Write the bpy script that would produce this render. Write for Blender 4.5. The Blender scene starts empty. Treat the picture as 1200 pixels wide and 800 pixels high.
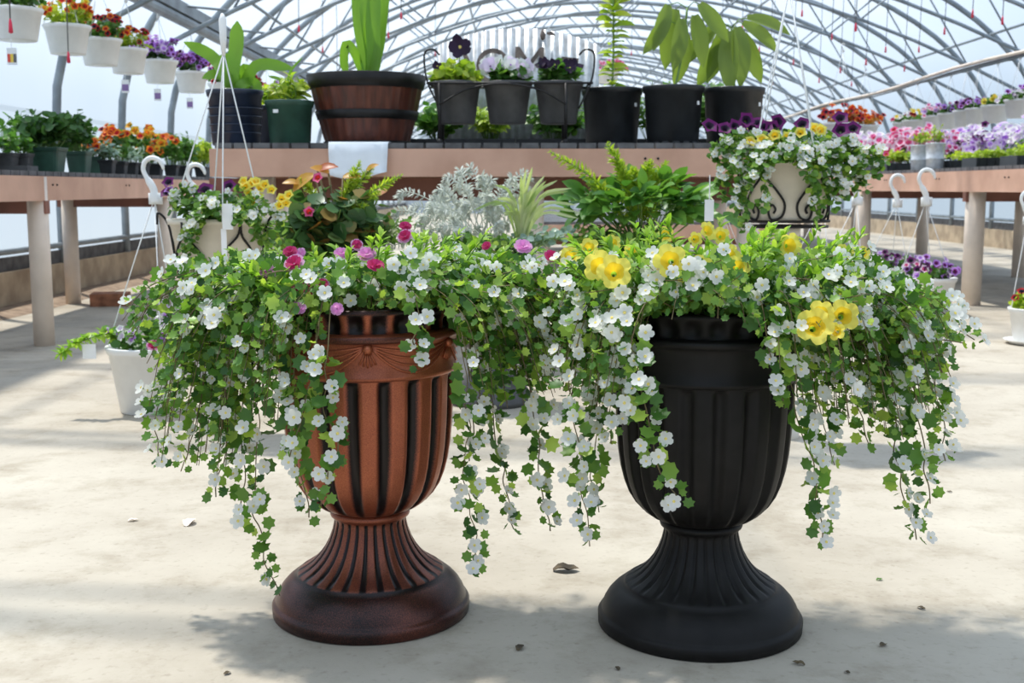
import bpy, math, random
import numpy as np
from mathutils import Vector, noise
R = random.Random(7)
PI = math.pi
COL = bpy.context.scene.collection
# ------------------------------------------------------------------ camera model
CH, PITCH, F = 0.85, math.radians(7.5), 1365.0
FW = np.array((0, math.cos(PITCH), -math.sin(PITCH))); UP = np.array((0, math.sin(PITCH), math.cos(PITCH)))
def ray(px, py): return np.array((1., 0, 0)) * (px - 600) + UP * (400 - py) + FW * F
def P(px, py, Y):
    d = ray(px, py); return np.array((0, 0, CH)) + d * (Y / d[1])
def G(px, py, z=0.):
    d = ray(px, py); return np.array((0, 0, CH)) + d * ((z - CH) / d[2])
def proj(p):
    v = np.asarray(p) - np.array((0, 0, CH)); w = v @ FW
    return 600 + F * v[0] / w, 400 - F * (v @ UP) / w
def inpoly(x, y, poly):
    c = False; j = len(poly) - 1
    for i in range(len(poly)):
        xi, yi = poly[i]; xj, yj = poly[j]
        if (yi > y) != (yj > y) and x < (xj - xi) * (y - yi) / (yj - yi) + xi: c = not c
        j = i
    return c
# ------------------------------------------------------------------ mesh helpers
def nrm(v):
    v = np.asarray(v, float); n = math.sqrt(v @ v); return v / n if n > 1e-9 else np.array((0, 0, 1.))
def frame(d, n):
    """columns: d (x), side (y), normal (z)"""
    d = nrm(d); n = np.asarray(n, float); n = n - d * (n @ d)
    if n @ n < 1e-6: n = np.cross(d, (0.3, 0.8, 0.52))
    n = nrm(n); return np.stack((d, np.cross(n, d), n), 1)
def rv(s=1.): return np.array((R.uniform(-s, s), R.uniform(-s, s), R.uniform(-s, s)))
class MB:
    def __init__(s): s.v = []; s.f = []; s.m = []; s.n = 0; s.a = []; s.hasa = False
    def add(s, V, Fs, m=0, a=None):
        V = np.asarray(V, float).reshape(-1, 3); s.v.append(V); n = s.n
        for k, f in enumerate(Fs):
            s.f.append(tuple(i + n for i in f)); s.m.append(m if isinstance(m, int) else m[k])
        if a is not None: s.hasa = True
        s.a.append(np.zeros(len(V)) if a is None else np.asarray(a, float)); s.n += len(V)
    def put(s, T, M, o, sc=1., dm=0):
        V, Fs, ms = T; s.add((V * sc) @ M.T + np.asarray(o), Fs, [q + dm for q in ms])
    def box(s, c, d, m=0, rz=0., rot=None):
        x, y, z = d[0] / 2, d[1] / 2, d[2] / 2
        V = np.array([(i, j, k) for i in (-x, x) for j in (-y, y) for k in (-z, z)])
        if rot is None: rot = np.array(((math.cos(rz), -math.sin(rz), 0), (math.sin(rz), math.cos(rz), 0), (0, 0, 1)))
        s.add(V @ rot.T + np.asarray(c), [(0, 1, 3, 2), (4, 6, 7, 5), (0, 4, 5, 1), (2, 3, 7, 6), (0, 2, 6, 4), (1, 5, 7, 3)], m)
    def tube(s, pts, r, n=6, m=0, cap=True, closed=False):
        pts = [np.asarray(p, float) for p in pts]; k = len(pts); V = []
        rs = r if hasattr(r, '__len__') else [r] * k
        nv = None
        for i, p in enumerate(pts):
            t = nrm((pts[(i + 1) % k] if closed or i < k - 1 else p) - (pts[i - 1] if closed or i > 0 else p))
            if nv is None: nv = np.cross(t, (0, 0, 1)) if abs(t[2]) < .9 else np.cross(t, (1, 0, 0))
            nv = nrm(nv - t * (nv @ t)); b = np.cross(t, nv)
            for j in range(n):
                a = 2 * PI * j / n; V.append(p + rs[i] * (math.cos(a) * nv + math.sin(a) * b))
        Fs = [(i * n + j, i * n + (j + 1) % n, ((i + 1) % k) * n + (j + 1) % n, ((i + 1) % k) * n + j) for i in range(k if closed else k - 1) for j in range(n)]
        if cap and not closed: Fs += [tuple(range(n - 1, -1, -1)), tuple((k - 1) * n + j for j in range(n))]
        s.add(V, Fs, m)
    def lathe(s, prof, n=32, m=0, o=(0, 0, 0), fl=None, attr=None, ell=1.):
        """fl(i, z, ang) -> radius factor"""
        k = len(prof); V = []; A = []
        for i, (r, z) in enumerate(prof):
            for j in range(n):
                a = 2 * PI * j / n; rr = r * (fl(i, z, a) if fl else 1.)
                V.append((rr * math.cos(a) + o[0], rr * math.sin(a) * ell + o[1], z + o[2])); A.append(attr(i, z, a) if attr else 0)
        Fs = [(i * n + j, i * n + (j + 1) % n, (i + 1) * n + (j + 1) % n, (i + 1) * n + j) for i in range(k - 1) for j in range(n)]
        s.add(V, Fs, m, A if attr else None)
        return s
    def build(s, name, mats, parent=None, loc=None, smooth=True):
        me = bpy.data.meshes.new(name)
        V = np.concatenate(s.v) if s.v else np.zeros((0, 3))
        if parent is not None: V = V - np.array(world(parent))
        off = np.zeros(3) if loc is None else np.asarray(loc, float)
        if loc is not None: V = V - (off if parent is None else off - np.array(world(parent)))
        me.from_pydata(V.tolist(), [], s.f)
        if not isinstance(mats, (list, tuple)): mats = [mats]
        for m in mats: me.materials.append(m)
        me.polygons.foreach_set('material_index', s.m); me.polygons.foreach_set('use_smooth', [smooth] * len(s.f))
        if s.hasa:
            at = me.attributes.new('patina', 'FLOAT', 'POINT'); at.data.foreach_set('value', np.concatenate(s.a))
        me.validate(); me.update()
        o = bpy.data.objects.new(name, me); COL.objects.link(o)
        if parent is not None:
            o.parent = parent; o.location = tuple(off - np.array(world(parent))) if loc is not None else (0, 0, 0)
        elif loc is not None: o.location = tuple(off)
        return o
def world(o):
    p = np.zeros(3)
    while o is not None: p += np.array(o.location); o = o.parent
    return p
def tag(o, label, cat, group=None, kind=None):
    if label: o['label'] = label
    if cat: o['category'] = cat
    if group: o['group'] = group
    if kind: o['kind'] = kind
    return o
def thing(name, loc, label, cat, group=None):
    o = bpy.data.objects.new(name, None); COL.objects.link(o); o.location = tuple(loc); o.empty_display_size = .05
    return tag(o, label, cat, group)
def inst(name, mesh_obj, parent, pos, M=None, sc=1.):
    """another object sharing mesh_obj's mesh, at world pos"""
    o = bpy.data.objects.new(name, mesh_obj if isinstance(mesh_obj, bpy.types.Mesh) else mesh_obj.data); COL.objects.link(o)
    o.parent = parent; o.location = tuple(np.asarray(pos) - world(parent))
    if M is not None:
        from mathutils import Matrix
        o.rotation_euler = Matrix([list(r) for r in M]).to_euler()
    o.scale = (sc, sc, sc); return o
def dup(root, loc, label, group=None, rz=0.):
    r = root.copy(); COL.objects.link(r); r.location = tuple(loc); r.rotation_euler.z = rz; r['label'] = label
    if group: r['group'] = group
    for ch in [o for o in root.children]:
        c = ch.copy(); COL.objects.link(c); c.parent = r
        for g in [o for o in ch.children]:
            d = g.copy(); COL.objects.link(d); d.parent = c
    return r
# ------------------------------------------------------------------ materials
def mat(name):
    m = bpy.data.materials.new(name); m.use_nodes = True; t = m.node_tree; t.nodes.clear()
    out = t.nodes.new('ShaderNodeOutputMaterial'); return m, t, out
def N(t, k, **kw):
    n = t.nodes.new(k)
    for a, b in kw.items():
        if a in n.inputs.keys(): n.inputs[a].default_value = b
        else: setattr(n, a, b)
    return n
def ramp(t, src, stops):
    r = t.nodes.new('ShaderNodeValToRGB'); e = r.color_ramp.elements
    while len(e) < len(stops): e.new(.5)
    for i, (p, c) in enumerate(stops): e[i].position = p; e[i].color = (*c, 1)
    t.links.new(src, r.inputs[0]); return r.outputs[0]
def solid(name, c, rough=.5, metal=0., var=.12, scale=12., bump=0., c2=None, coat=0., spec=.5):
    m, t, out = mat(name); b = N(t, 'ShaderNodeBsdfPrincipled', Roughness=rough, Metallic=metal)
    b.inputs['Coat Weight'].default_value = coat; b.inputs['Specular IOR Level'].default_value = spec
    tc = N(t, 'ShaderNodeTexCoord'); nz = N(t, 'ShaderNodeTexNoise', Scale=scale, Detail=5.)
    t.links.new(tc.outputs['Object'], nz.inputs['Vector'])
    d = c2 or tuple(x * (1 - 2 * var) for x in c); u = c if c2 else tuple(min(1, x * (1 + var)) for x in c)
    t.links.new(ramp(t, nz.outputs['Fac'], [(.35, d), (.65, u)]), b.inputs['Base Color'])
    if bump:
        bp = N(t, 'ShaderNodeBump', Strength=bump, Distance=.01); t.links.new(nz.outputs['Fac'], bp.inputs['Height']); t.links.new(bp.outputs[0], b.inputs['Normal'])
    t.links.new(b.outputs[0], out.inputs[0]); return m
def leafm(name, cols, trans=.42, rough=.38, tl=(1.15, 1.2, .55)):
    m, t, out = mat(name); g = N(t, 'ShaderNodeNewGeometry')
    k = len(cols); c = ramp(t, g.outputs['Random Per Island'], [(i / max(1, k - 1), x) for i, x in enumerate(cols)])
    b = N(t, 'ShaderNodeBsdfPrincipled', Roughness=rough); b.inputs['Specular IOR Level'].default_value = .38
    tr = N(t, 'ShaderNodeBsdfTranslucent'); mx = N(t, 'ShaderNodeMixShader', Fac=trans)
    mu = N(t, 'ShaderNodeMix', data_type='RGBA', blend_type='MULTIPLY'); mu.inputs[0].default_value = 1; mu.inputs[7].default_value = (*tl, 1)
    t.links.new(c, b.inputs['Base Color']); t.links.new(c, mu.inputs[6]); t.links.new(mu.outputs[2], tr.inputs[0])
    t.links.new(b.outputs[0], mx.inputs[1]); t.links.new(tr.outputs[0], mx.inputs[2]); t.links.new(mx.outputs[0], out.inputs[0]); return m
def petal(name, c, c2=None, trans=.5):
    return leafm(name, [c, c2 or c], trans, .6, (1, 1, 1))
M = {}
M['bacopa'] = leafm('bacopa_leaf', [(.035, .10, .025), (.09, .22, .04), (.24, .42, .07), (.06, .155, .032), (.13, .28, .05), (.50, .66, .12), (.075, .19, .035)])
M['calib'] = leafm('petunia_leaf', [(.22, .42, .05), (.36, .56, .08), (.50, .64, .12)], .5)
M['midgreen'] = leafm('mid_green_leaf', [(.05, .15, .03), (.11, .26, .05), (.19, .37, .07)])
M['darkgreen'] = leafm('dark_green_leaf', [(.03, .09, .025), (.06, .15, .04), (.10, .22, .05)])
M['lime'] = leafm('lime_leaf', [(.30, .46, .04), (.48, .60, .06), (.62, .68, .12)], .5)
M['fern'] = leafm('fern_leaf', [(.26, .42, .04), (.42, .56, .06), (.58, .64, .10)], .5)
M['silver'] = leafm('silver_leaf', [(.46, .50, .42), (.66, .69, .60), (.80, .82, .74)], .3, .7, (1, 1, 1))
M['bluegreen'] = leafm('blue_green_leaf', [(.16, .26, .20), (.30, .42, .34), (.42, .52, .46)], .3)
M['stripe'] = leafm('striped_grass', [(.25, .38, .12), (.62, .68, .40), (.40, .50, .20)], .4)
M['begonia'] = leafm('begonia_leaf', [(.05, .13, .04), (.10, .20, .06), (.05, .12, .05), (.16, .24, .08), (.45, .16, .05)], .35)
M['bronze'] = leafm('bronze_leaf', [(.50, .22, .04), (.62, .34, .06), (.45, .10, .04)], .45)
M['strap'] = leafm('strap_leaf', [(.16, .34, .04), (.24, .44, .06)], .45)
M['avocado'] = leafm('broad_leaf', [(.20, .32, .06), (.34, .42, .09), (.12, .24, .04), (.50, .50, .16)], .5)
M['stem'] = solid('brown_green_stem', (.16, .12, .05), .6); M['gstem'] = solid('green_stem', (.16, .28, .06), .5)
M['white_petal'] = petal('white_petal', (.96, .95, .91), (.92, .91, .87))
M['yellow_eye'] = solid('flower_eye', (.75, .60, .15), .6)
M['yellow_petal'] = petal('yellow_petal', (.98, .80, .06), (.98, .90, .22)); M['deep_yellow'] = petal('deep_yellow_petal', (.95, .58, .02))
M['yellow_deep'] = petal('yellow_throat', (.95, .66, .03)); M['pink_petal'] = petal('pink_petal', (.78, .30, .66), (.86, .48, .74)); M['magenta'] = petal('magenta_petal', (.55, .03, .14), (.68, .06, .26))
M['purple'] = petal('purple_petal', (.48, .18, .78), (.66, .36, .90)); M['violet'] = petal('dark_violet_petal', (.11, .004, .09), (.18, .008, .15), .25)
M['black_petal'] = petal('black_purple_petal', (.010, .002, .014), (.02, .004, .03), .1); M['lilac'] = petal('lilac_petal', (.76, .55, .86), (.90, .78, .94))
M['lightpink'] = petal('light_pink_petal', (.94, .66, .82), (.97, .82, .91)); M['red'] = petal('red_petal', (.62, .03, .02), (.50, .02, .03))
M['orange'] = petal('orange_petal', (.92, .18, .02), (.95, .32, .03)); M['amber'] = petal('amber_petal', (.95, .50, .03), (.95, .65, .05))
M['hot'] = petal('hot_pink_petal', (.80, .06, .25), (.85, .16, .36))
M['soil'] = solid('potting_soil', (.035, .022, .014), .95, scale=60, var=.4, bump=.6)
M['white_plastic'] = solid('white_plastic', (.80, .80, .78), .4, var=.03); M['cream'] = solid('cream_plastic', (.66, .60, .50), .45, var=.04)
M['black_plastic'] = solid('black_nursery_plastic', (.018, .020, .022), .42, var=.2); M['navy'] = solid('navy_plastic', (.022, .032, .06), .35, var=.15)
M['green_plastic'] = solid('green_plastic', (.03, .085, .055), .45, var=.15); M['grey_pot'] = solid('dark_grey_pot', (.085, .082, .08), .5, var=.15)
M['iron'] = solid('black_wrought_iron', (.018, .016, .015), .5, metal=.4, var=.2); M['steel'] = solid('galvanised_pipe', (.26, .30, .33), .5, metal=.2, var=.12, scale=5)
M['galv'] = solid('galvanised_bucket', (.66, .68, .70), .35, metal=.35, var=.12, scale=25)
M['beam'] = solid('weathered_pink_wood', (.66, .40, .29), .6, c2=(.52, .30, .21), scale=3.5); M['beam2'] = solid('red_brown_timber', (.24, .10, .07), .7, var=.15, scale=4)
M['leg'] = solid('pale_wood_post', (.80, .68, .57), .6, var=.08, scale=4); M['mesh'] = solid('dark_bench_slat', (.12, .12, .125), .7, var=.2)
M['brick'] = solid('brown_brick', (.36, .15, .08), .9, var=.2, scale=20, bump=.4); M['oldwood'] = solid('weathered_board', (.54, .43, .30), .85, c2=(.34, .26, .18), scale=5)
M['dirt'] = solid('bare_dirt', (.36, .26, .18), .95, c2=(.22, .15, .10), scale=14, bump=.7); M['paper'] = solid('white_paper', (.78, .82, .86), .8, var=.03)
M['tagm'] = solid('tag_white', (.85, .85, .84), .5, var=.02); M['tagy'] = solid('tag_yellow', (.85, .60, .08), .5); M['tagr'] = solid('tag_red', (.70, .08, .05), .5); M['tagp'] = solid('tag_purple', (.25, .15, .35), .5); M['tagg'] = solid('tag_grey', (.12, .12, .12), .5)
M['redplastic'] = solid('red_plastic', (.70, .03, .08), .4); M['rusty'] = solid('rusted_letter', (.22, .165, .14), .7, var=.3, scale=20)
M['drybrown'] = solid('dry_leaf', (.10, .07, .035), .8, var=.3, scale=30); M['wire'] = solid('white_wire', (.82, .82, .80), .4, var=.02)

# copper with black antique finish rubbed into the grooves (a painted finish, stored per vertex)
def copper():
    m, t, out = mat('antique_copper'); b = N(t, 'ShaderNodeBsdfPrincipled', Roughness=.34, Metallic=.5)
    tc = N(t, 'ShaderNodeTexCoord'); nz = N(t, 'ShaderNodeTexNoise', Scale=520., Detail=4.); n2 = N(t, 'ShaderNodeTexNoise', Scale=9., Detail=4.)
    t.links.new(tc.outputs['Object'], nz.inputs['Vector']); t.links.new(tc.outputs['Object'], n2.inputs['Vector'])
    at = N(t, 'ShaderNodeAttribute', attribute_name='patina')
    ad = N(t, 'ShaderNodeMath', operation='MULTIPLY_ADD'); ad.inputs[1].default_value = .55; t.links.new(nz.outputs['Fac'], ad.inputs[0]); t.links.new(at.outputs['Fac'], ad.inputs[2])
    a2 = N(t, 'ShaderNodeMath', operation='MULTIPLY_ADD'); a2.inputs[1].default_value = .35; t.links.new(n2.outputs['Fac'], a2.inputs[0]); t.links.new(ad.outputs[0], a2.inputs[2])
    c = ramp(t, a2.outputs[0], [(.30, (.50, .15, .065)), (.56, (.30, .08, .038)), (.82, (.10, .032, .022)), (1., (.012, .008, .008))])
    t.links.new(c, b.inputs['Base Color']); t.links.new(b.outputs[0], out.inputs[0]); return m
M['copper'] = copper(); M['black_urn'] = solid('black_urn_resin', (.0085, .0075, .007), .5, var=.15, scale=30, spec=.22)
def barrel():
    m, t, out = mat('barrel_staves'); b = N(t, 'ShaderNodeBsdfPrincipled', Roughness=.4)
    tc = N(t, 'ShaderNodeTexCoord'); mp = N(t, 'ShaderNodeMapping'); mp.inputs['Scale'].default_value = (1, 1, .15)
    nz = N(t, 'ShaderNodeTexNoise', Scale=30., Detail=6.); t.links.new(tc.outputs['Object'], mp.inputs[0]); t.links.new(mp.outputs[0], nz.inputs['Vector'])
    c = ramp(t, nz.outputs['Fac'], [(.3, (.05, .015, .01)), (.7, (.16, .045, .025))]); t.links.new(c, b.inputs['Base Color']); t.links.new(b.outputs[0], out.inputs[0]); return m
M['barrel'] = barrel()
def concrete():
    m, t, out = mat('concrete_floor'); b = N(t, 'ShaderNodeBsdfPrincipled', Roughness=.8)
    tc = N(t, 'ShaderNodeTexCoord')
    a = N(t, 'ShaderNodeTexNoise', Scale=1.1, Detail=8., Roughness=.62); c = N(t, 'ShaderNodeTexNoise', Scale=55., Detail=5.); d = N(t, 'ShaderNodeTexNoise', Scale=5., Detail=8., Roughness=.7)
    for x in (a, c, d): t.links.new(tc.outputs['Object'], x.inputs['Vector'])
    base = ramp(t, a.outputs['Fac'], [(.34, (.37, .32, .25)), (.5, (.46, .405, .325)), (.66, (.53, .475, .385))])
    sp = ramp(t, c.outputs['Fac'], [(.25, (.80, .78, .76)), (.42, (1, 1, 1))]); st = ramp(t, d.outputs['Fac'], [(.30, (.74, .71, .66)), (.5, (1, 1, 1))])
    m1 = N(t, 'ShaderNodeMix', data_type='RGBA', blend_type='MULTIPLY'); m1.inputs[0].default_value = 1; t.links.new(base, m1.inputs[6]); t.links.new(sp, m1.inputs[7])
    m2 = N(t, 'ShaderNodeMix', data_type='RGBA', blend_type='MULTIPLY'); m2.inputs[0].default_value = 1; t.links.new(m1.outputs[2], m2.inputs[6]); t.links.new(st, m2.inputs[7])
    bp = N(t, 'ShaderNodeBump', Strength=.25, Distance=.004); t.links.new(c.outputs['Fac'], bp.inputs['Height'])
    t.links.new(bp.outputs[0], b.inputs['Normal']); t.links.new(m2.outputs[2], b.inputs['Base Color']); t.links.new(b.outputs[0], out.inputs[0]); return m
M['concrete'] = concrete()
def poly(name, fac):
    m, t, out = mat(name); tr = N(t, 'ShaderNodeBsdfTransparent', Color=(.94, .97, 1., 1)); tl = N(t, 'ShaderNodeBsdfTranslucent'); mx = N(t, 'ShaderNodeMixShader', Fac=fac)
    tc = N(t, 'ShaderNodeTexCoord'); nz = N(t, 'ShaderNodeTexNoise', Scale=.6, Detail=4.); t.links.new(tc.outputs['Object'], nz.inputs['Vector'])
    t.links.new(ramp(t, nz.outputs['Fac'], [(.3, (.80, .86, .92)), (.7, (.92, .95, .97))]), tl.inputs[0])
    t.links.new(tr.outputs[0], mx.inputs[1]); t.links.new(tl.outputs[0], mx.inputs[2]); t.links.new(mx.outputs[0], out.inputs[0]); return m
M['film'] = poly('greenhouse_film', .30)
M['gable'] = solid('gable_sheet', (.62, .68, .74), .6, var=.05)
# ------------------------------------------------------------------ templates (V, faces, mats)
def t_scallop(n=7, depth=.20, cup=.16):
    """toothed roundish leaf, stalk end at the origin, lying along +x, unit length"""
    V = [(.42, 0, -.02)]; k = n * 2
    for i in range(k):
        a = -PI + 2 * PI * (i + .5) / k; r = .5 * (1 if i % 2 else 1 - depth * 1.4) * (1.0 if abs(a) < 2.3 else .86)
        V.append((.5 + r * math.cos(a), r * .96 * math.sin(a), cup * (r / .5) ** 2 * .8 - .10 * (.5 + math.cos(a) * .5) ** 2))
    V = np.array(V); Fs = [(0, 1 + i, 1 + (i + 1) % k) for i in range(k)]; return V, Fs, [0] * len(Fs)
def t_lance(w=.2, seg=4, bend=.25, fold=.12):
    V = []; Fs = []
    for i in range(seg + 1):
        x = i / seg; hw = w * (math.sin(PI * (x * .86 + .1)) ** .8) * (1 if i < seg else .15); z = -bend * x * x
        V += [(x, -hw, z + fold * hw * 3), (x, 0, z), (x, hw, z + fold * hw * 3)]
    for i in range(seg):
        b = i * 3; Fs += [(b, b + 3, b + 4, b + 1), (b + 1, b + 4, b + 5, b + 2)]
    return np.array(V), Fs, [0] * len(Fs)
def t_flower(n=5, w=.34, eye=.10, cup=.12, tube=.35):
    """flat n-petalled flower of unit diameter facing +z, with a short throat tube; mats 0 petal, 1 eye, 2 green"""
    V = [(0, 0, 0)]; Fs = []; ms = []
    for i in range(n):
        a = 2 * PI * i / n; c, s = math.cos(a), math.sin(a); b = len(V)
        for (x, y, z) in ((.05, -.05, 0), (.26, -w * .62, cup * .35), (.43, -w * .5, cup), (.5, 0, cup * 1.1), (.43, w * .5, cup), (.26, w * .62, cup * .35), (.05, .05, 0), (.28, 0, cup * .15)):
            V.append((x * c - y * s, x * s + y * c, z))
        for q in range(6): Fs.append((b + 7, b + q, b + q + 1)); ms.append(0)
        Fs.append((b + 7, b + 6, b)); ms.append(0)
    b = len(V); k = 6
    for i in range(k): V.append((eye * math.cos(2 * PI * i / k), eye * math.sin(2 * PI * i / k), .02))
    V.append((0, 0, .05)); Fs += [(b + i, b + (i + 1) % k, b + k) for i in range(k)]; ms += [1] * k
    b = len(V)
    for r, z in ((.09, 0), (.05, -tube)):
        for i in range(5): V.append((r * math.cos(2 * PI * i / 5), r * math.sin(2 * PI * i / 5), z))
    Fs += [(b + i, b + (i + 1) % 5, b + 5 + (i + 1) % 5, b + 5 + i) for i in range(5)]; ms += [2] * 5
    return np.array(V), Fs, ms
def t_petunia(n=30, throat=.4):
    """trumpet of unit diameter facing +z; mats 0 petal, 1 throat, 2 calyx"""
    V = []; prof = [(.5, .0), (.42, -.01), (.28, -.03), (.14, -.12), (.08, -.28), (.05, -throat)]
    for i, (r, z) in enumerate(prof):
        for j in range(n):
            a = 2 * PI * j / n; l = abs(math.cos(2.5 * a)) ** .6; k = r * (1 - (.26 * (1 - l) if i < 2 else .12 * (1 - l) if i < 3 else 0)); zz = z + (.045 * math.sin(10 * a) + .05 * (1 - l)) * (1 if i == 0 else .45 if i == 1 else 0)
            V.append((k * math.cos(a), k * math.sin(a), zz))
    Fs = [(i * n + j, i * n + (j + 1) % n, (i + 1) * n + (j + 1) % n, (i + 1) * n + j) for i in range(5) for j in range(n)]
    ms = [0] * (2 * n) + [1] * (2 * n) + [2] * n; return np.array(V), Fs, ms
def t_double(rings=((.5, 6, .05), (.38, 6, .12), (.24, 5, .20))):
    V = []; Fs = []; ms = []
    for ri, (rad, n, z0) in enumerate(rings):
        for i in range(n):
            a = 2 * PI * (i + ri * .5) / n; c, s = math.cos(a), math.sin(a); b = len(V)
            for (x, y, z) in ((.04, -.03, 0), (rad * .6, -rad * .48, z0 * .5), (rad * .95, -rad * .32, z0), (rad * 1.0, rad * .05, z0 * .8), (rad * .92, rad * .36, z0 * 1.1), (rad * .6, rad * .48, z0 * .5), (.04, .03, 0)):
                V.append((x * c - y * s, x * s + y * c, z + ri * .03))
            Fs += [(b, b + 1, b + 5, b + 6), (b + 1, b + 2, b + 3, b + 5), (b + 3, b + 4, b + 5)]; ms += [0 if ri == 0 else 1] * 3
    return np.array(V), Fs, ms
def t_pansy():
    V, Fs, ms = t_flower(5, .40, .07, .10, .25); V = V.copy(); V[:, 2] += .10 * np.sin(V[:, 0] * 9) * np.hypot(V[:, 0], V[:, 1]) * 1.6; V[:, 1] *= .85 + .25 * (V[:, 0] > 0); return V, Fs, ms
T = dict(sc=t_scallop(), sc5=t_scallop(4, .08), la=t_lance(), nar=t_lance(.11, 3, .2), broad=t_lance(.30, 5, .3), fl=t_flower(), pet=t_petunia(), dbl=t_double(), pan=t_pansy(), pet_lo=t_petunia(10), fl4=t_flower(4, .5))
def flower_mesh(name, tp, mats):
    mb = MB(); mb.put(T[tp], np.eye(3), (0, 0, 0)); me = bpy.data.meshes.new(name)
    me.from_pydata(mb.v[0].tolist(), [], mb.f)
    for m in mats: me.materials.append(m)
    me.polygons.foreach_set('material_index', mb.m); me.polygons.foreach_set('use_smooth', [True] * len(mb.f)); me.update(); return me
FM = dict(white=flower_mesh('white_flower', 'fl', [M['white_petal'], M['yellow_eye'], M['gstem']]),
          yellow=flower_mesh('yellow_petunia', 'pet', [M['yellow_petal'], M['yellow_deep'], M['calib']]),
          pink=flower_mesh('pink_flower', 'dbl', [M['pink_petal'], M['pink_petal']]), magenta=flower_mesh('magenta_flower', 'dbl', [M['magenta'], M['magenta']]),
          pinkmag=flower_mesh('pink_magenta_flower', 'dbl', [M['pink_petal'], M['magenta']]))
for k, a, b in (('violet', 'violet', 'black_petal'), ('purple', 'purple', 'violet'), ('lightpink', 'lightpink', 'hot'), ('redf', 'red', 'black_petal'), ('orange', 'orange', 'red'), ('amber', 'amber', 'orange'), ('whitep', 'white_petal', 'lilac'), ('hot', 'hot', 'red'), ('yel', 'yellow_petal', 'deep_yellow'), ('lilac', 'lilac', 'purple')):
    FM[k] = flower_mesh(k + '_flower', 'pet_lo', [M[a], M[b], M['gstem']])
FM['pansy_black'] = flower_mesh('pansy_flower', 'pan', [M['black_petal'], M['yellow_eye'], M['gstem']]); FM['pansy_lilac'] = flower_mesh('pansy_flower', 'pan', [M['lilac'], M['violet'], M['gstem']]); FM['pansy_white'] = flower_mesh('pansy_flower', 'pan', [M['white_petal'], M['purple'], M['gstem']])

def bez(pts, n):
    """smooth curve through control points (Catmull-Rom), n samples"""
    p = [np.asarray(q, float) for q in pts]; p = [2 * p[0] - p[1]] + p + [2 * p[-1] - p[-2]]; out = []; k = len(p) - 3
    for i in range(n):
        u = i / (n - 1) * k; s = min(int(u), k - 1); t = u - s; a, b, c, d = p[s:s + 4]
        out.append(.5 * ((2 * b) + (c - a) * t + (2 * a - 5 * b + 4 * c - d) * t * t + (3 * b - 3 * c + d - a) * t ** 3))
    return out
# ================================================================== SETTING
YB, YE, XL, XR = -4., 40., -3.6, 7.0
XC, HW, Z0, HH = (XL + XR) / 2, (XR - XL) / 2, 1.4, 2.8
def arch(u): return Z0 + HH * math.sqrt(max(0, 1 - (u / HW) ** 2))
mb = MB(); mb.box(((XL + XR) / 2, (YB + YE) / 2, -.05), (XR - XL + 1.2, YE - YB + .6, .1)); fl = mb.build('floor', M['concrete'], smooth=False); fl['kind'] = 'structure'
for nm, x in (('wall_left', XL - .03), ('wall_right', XR + .03)):
    mb = MB(); mb.add([(x, YB, .2), (x, YE, .2), (x, YE, Z0), (x, YB, Z0)], [(0, 1, 2, 3)]); o = mb.build(nm, M['film'], smooth=False); o['kind'] = 'structure'
mb = MB(); n = 40; V = []
for i in range(n + 1):
    u = -math.cos(PI * i / n) * HW; z = arch(u) + .04
    V += [(XC + u * 1.006, YB, z), (XC + u * 1.006, YE, z)]
mb.add(V, [(2 * i, 2 * i + 1, 2 * i + 3, 2 * i + 2) for i in range(n)]); o = mb.build('ceiling', M['film']); o['kind'] = 'structure'
for nm, y, m in (('wall_back', YE, M['gable']), ('wall_front', YB, M['film'])):
    mb = MB(); V = [(XL, y, 0), (XR, y, 0)] + [(XC + math.cos(PI * i / n) * HW, y, arch(math.cos(PI * i / n) * HW)) for i in range(n + 1)]
    mb.add(V, [tuple(range(len(V)))]); o = mb.build(nm, m, smooth=False); o['kind'] = 'structure'
mb = MB(); mb.box((3.0, YE - .12, 1.05), (1.8, .05, 2.1)); o = mb.build('door_1', M['paper'], smooth=False); o['kind'] = 'structure'
for nm, x, s in (('baseboard_left', XL, 1), ('baseboard_right', XR, -1)):
    mb = MB(); mb.box((x + .02 * s, (YB + YE) / 2, .13), (.05, YE - YB, .26)); mb.box((x - .02 * s, (YB + YE) / 2, .31), (.03, YE - YB, .10), 1); mb.tube([(x + .01 * s, YB, .40), (x + .01 * s, YE, .40)], .022, 8, 2)
    o = mb.build(nm, [M['oldwood'], M['mesh'], M['steel']], smooth=False); o['kind'] = 'structure'
# strip of bare dirt against the left wall
mb = MB(); k = 60; V = []
for i in range(k + 1):
    y = 4 + i * .3; w = .26 + .05 * noise.noise(Vector((0, y * .9, 0)))
    V += [(XL + .05, y, .03), (XL + .05 + w * .5, y, .025 + .012 * noise.noise(Vector((3, y * 2, 0)))), (XL + .05 + w, y, .001)]
mb.add(V, [q for i in range(k) for q in ((3 * i, 3 * i + 1, 3 * i + 4, 3 * i + 3), (3 * i + 1, 3 * i + 2, 3 * i + 5, 3 * i + 4))])
tag(mb.build('dirt_strip', M['dirt']), 'strip of bare brown dirt along the foot of the left wall', 'dirt', kind='stuff')
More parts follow.
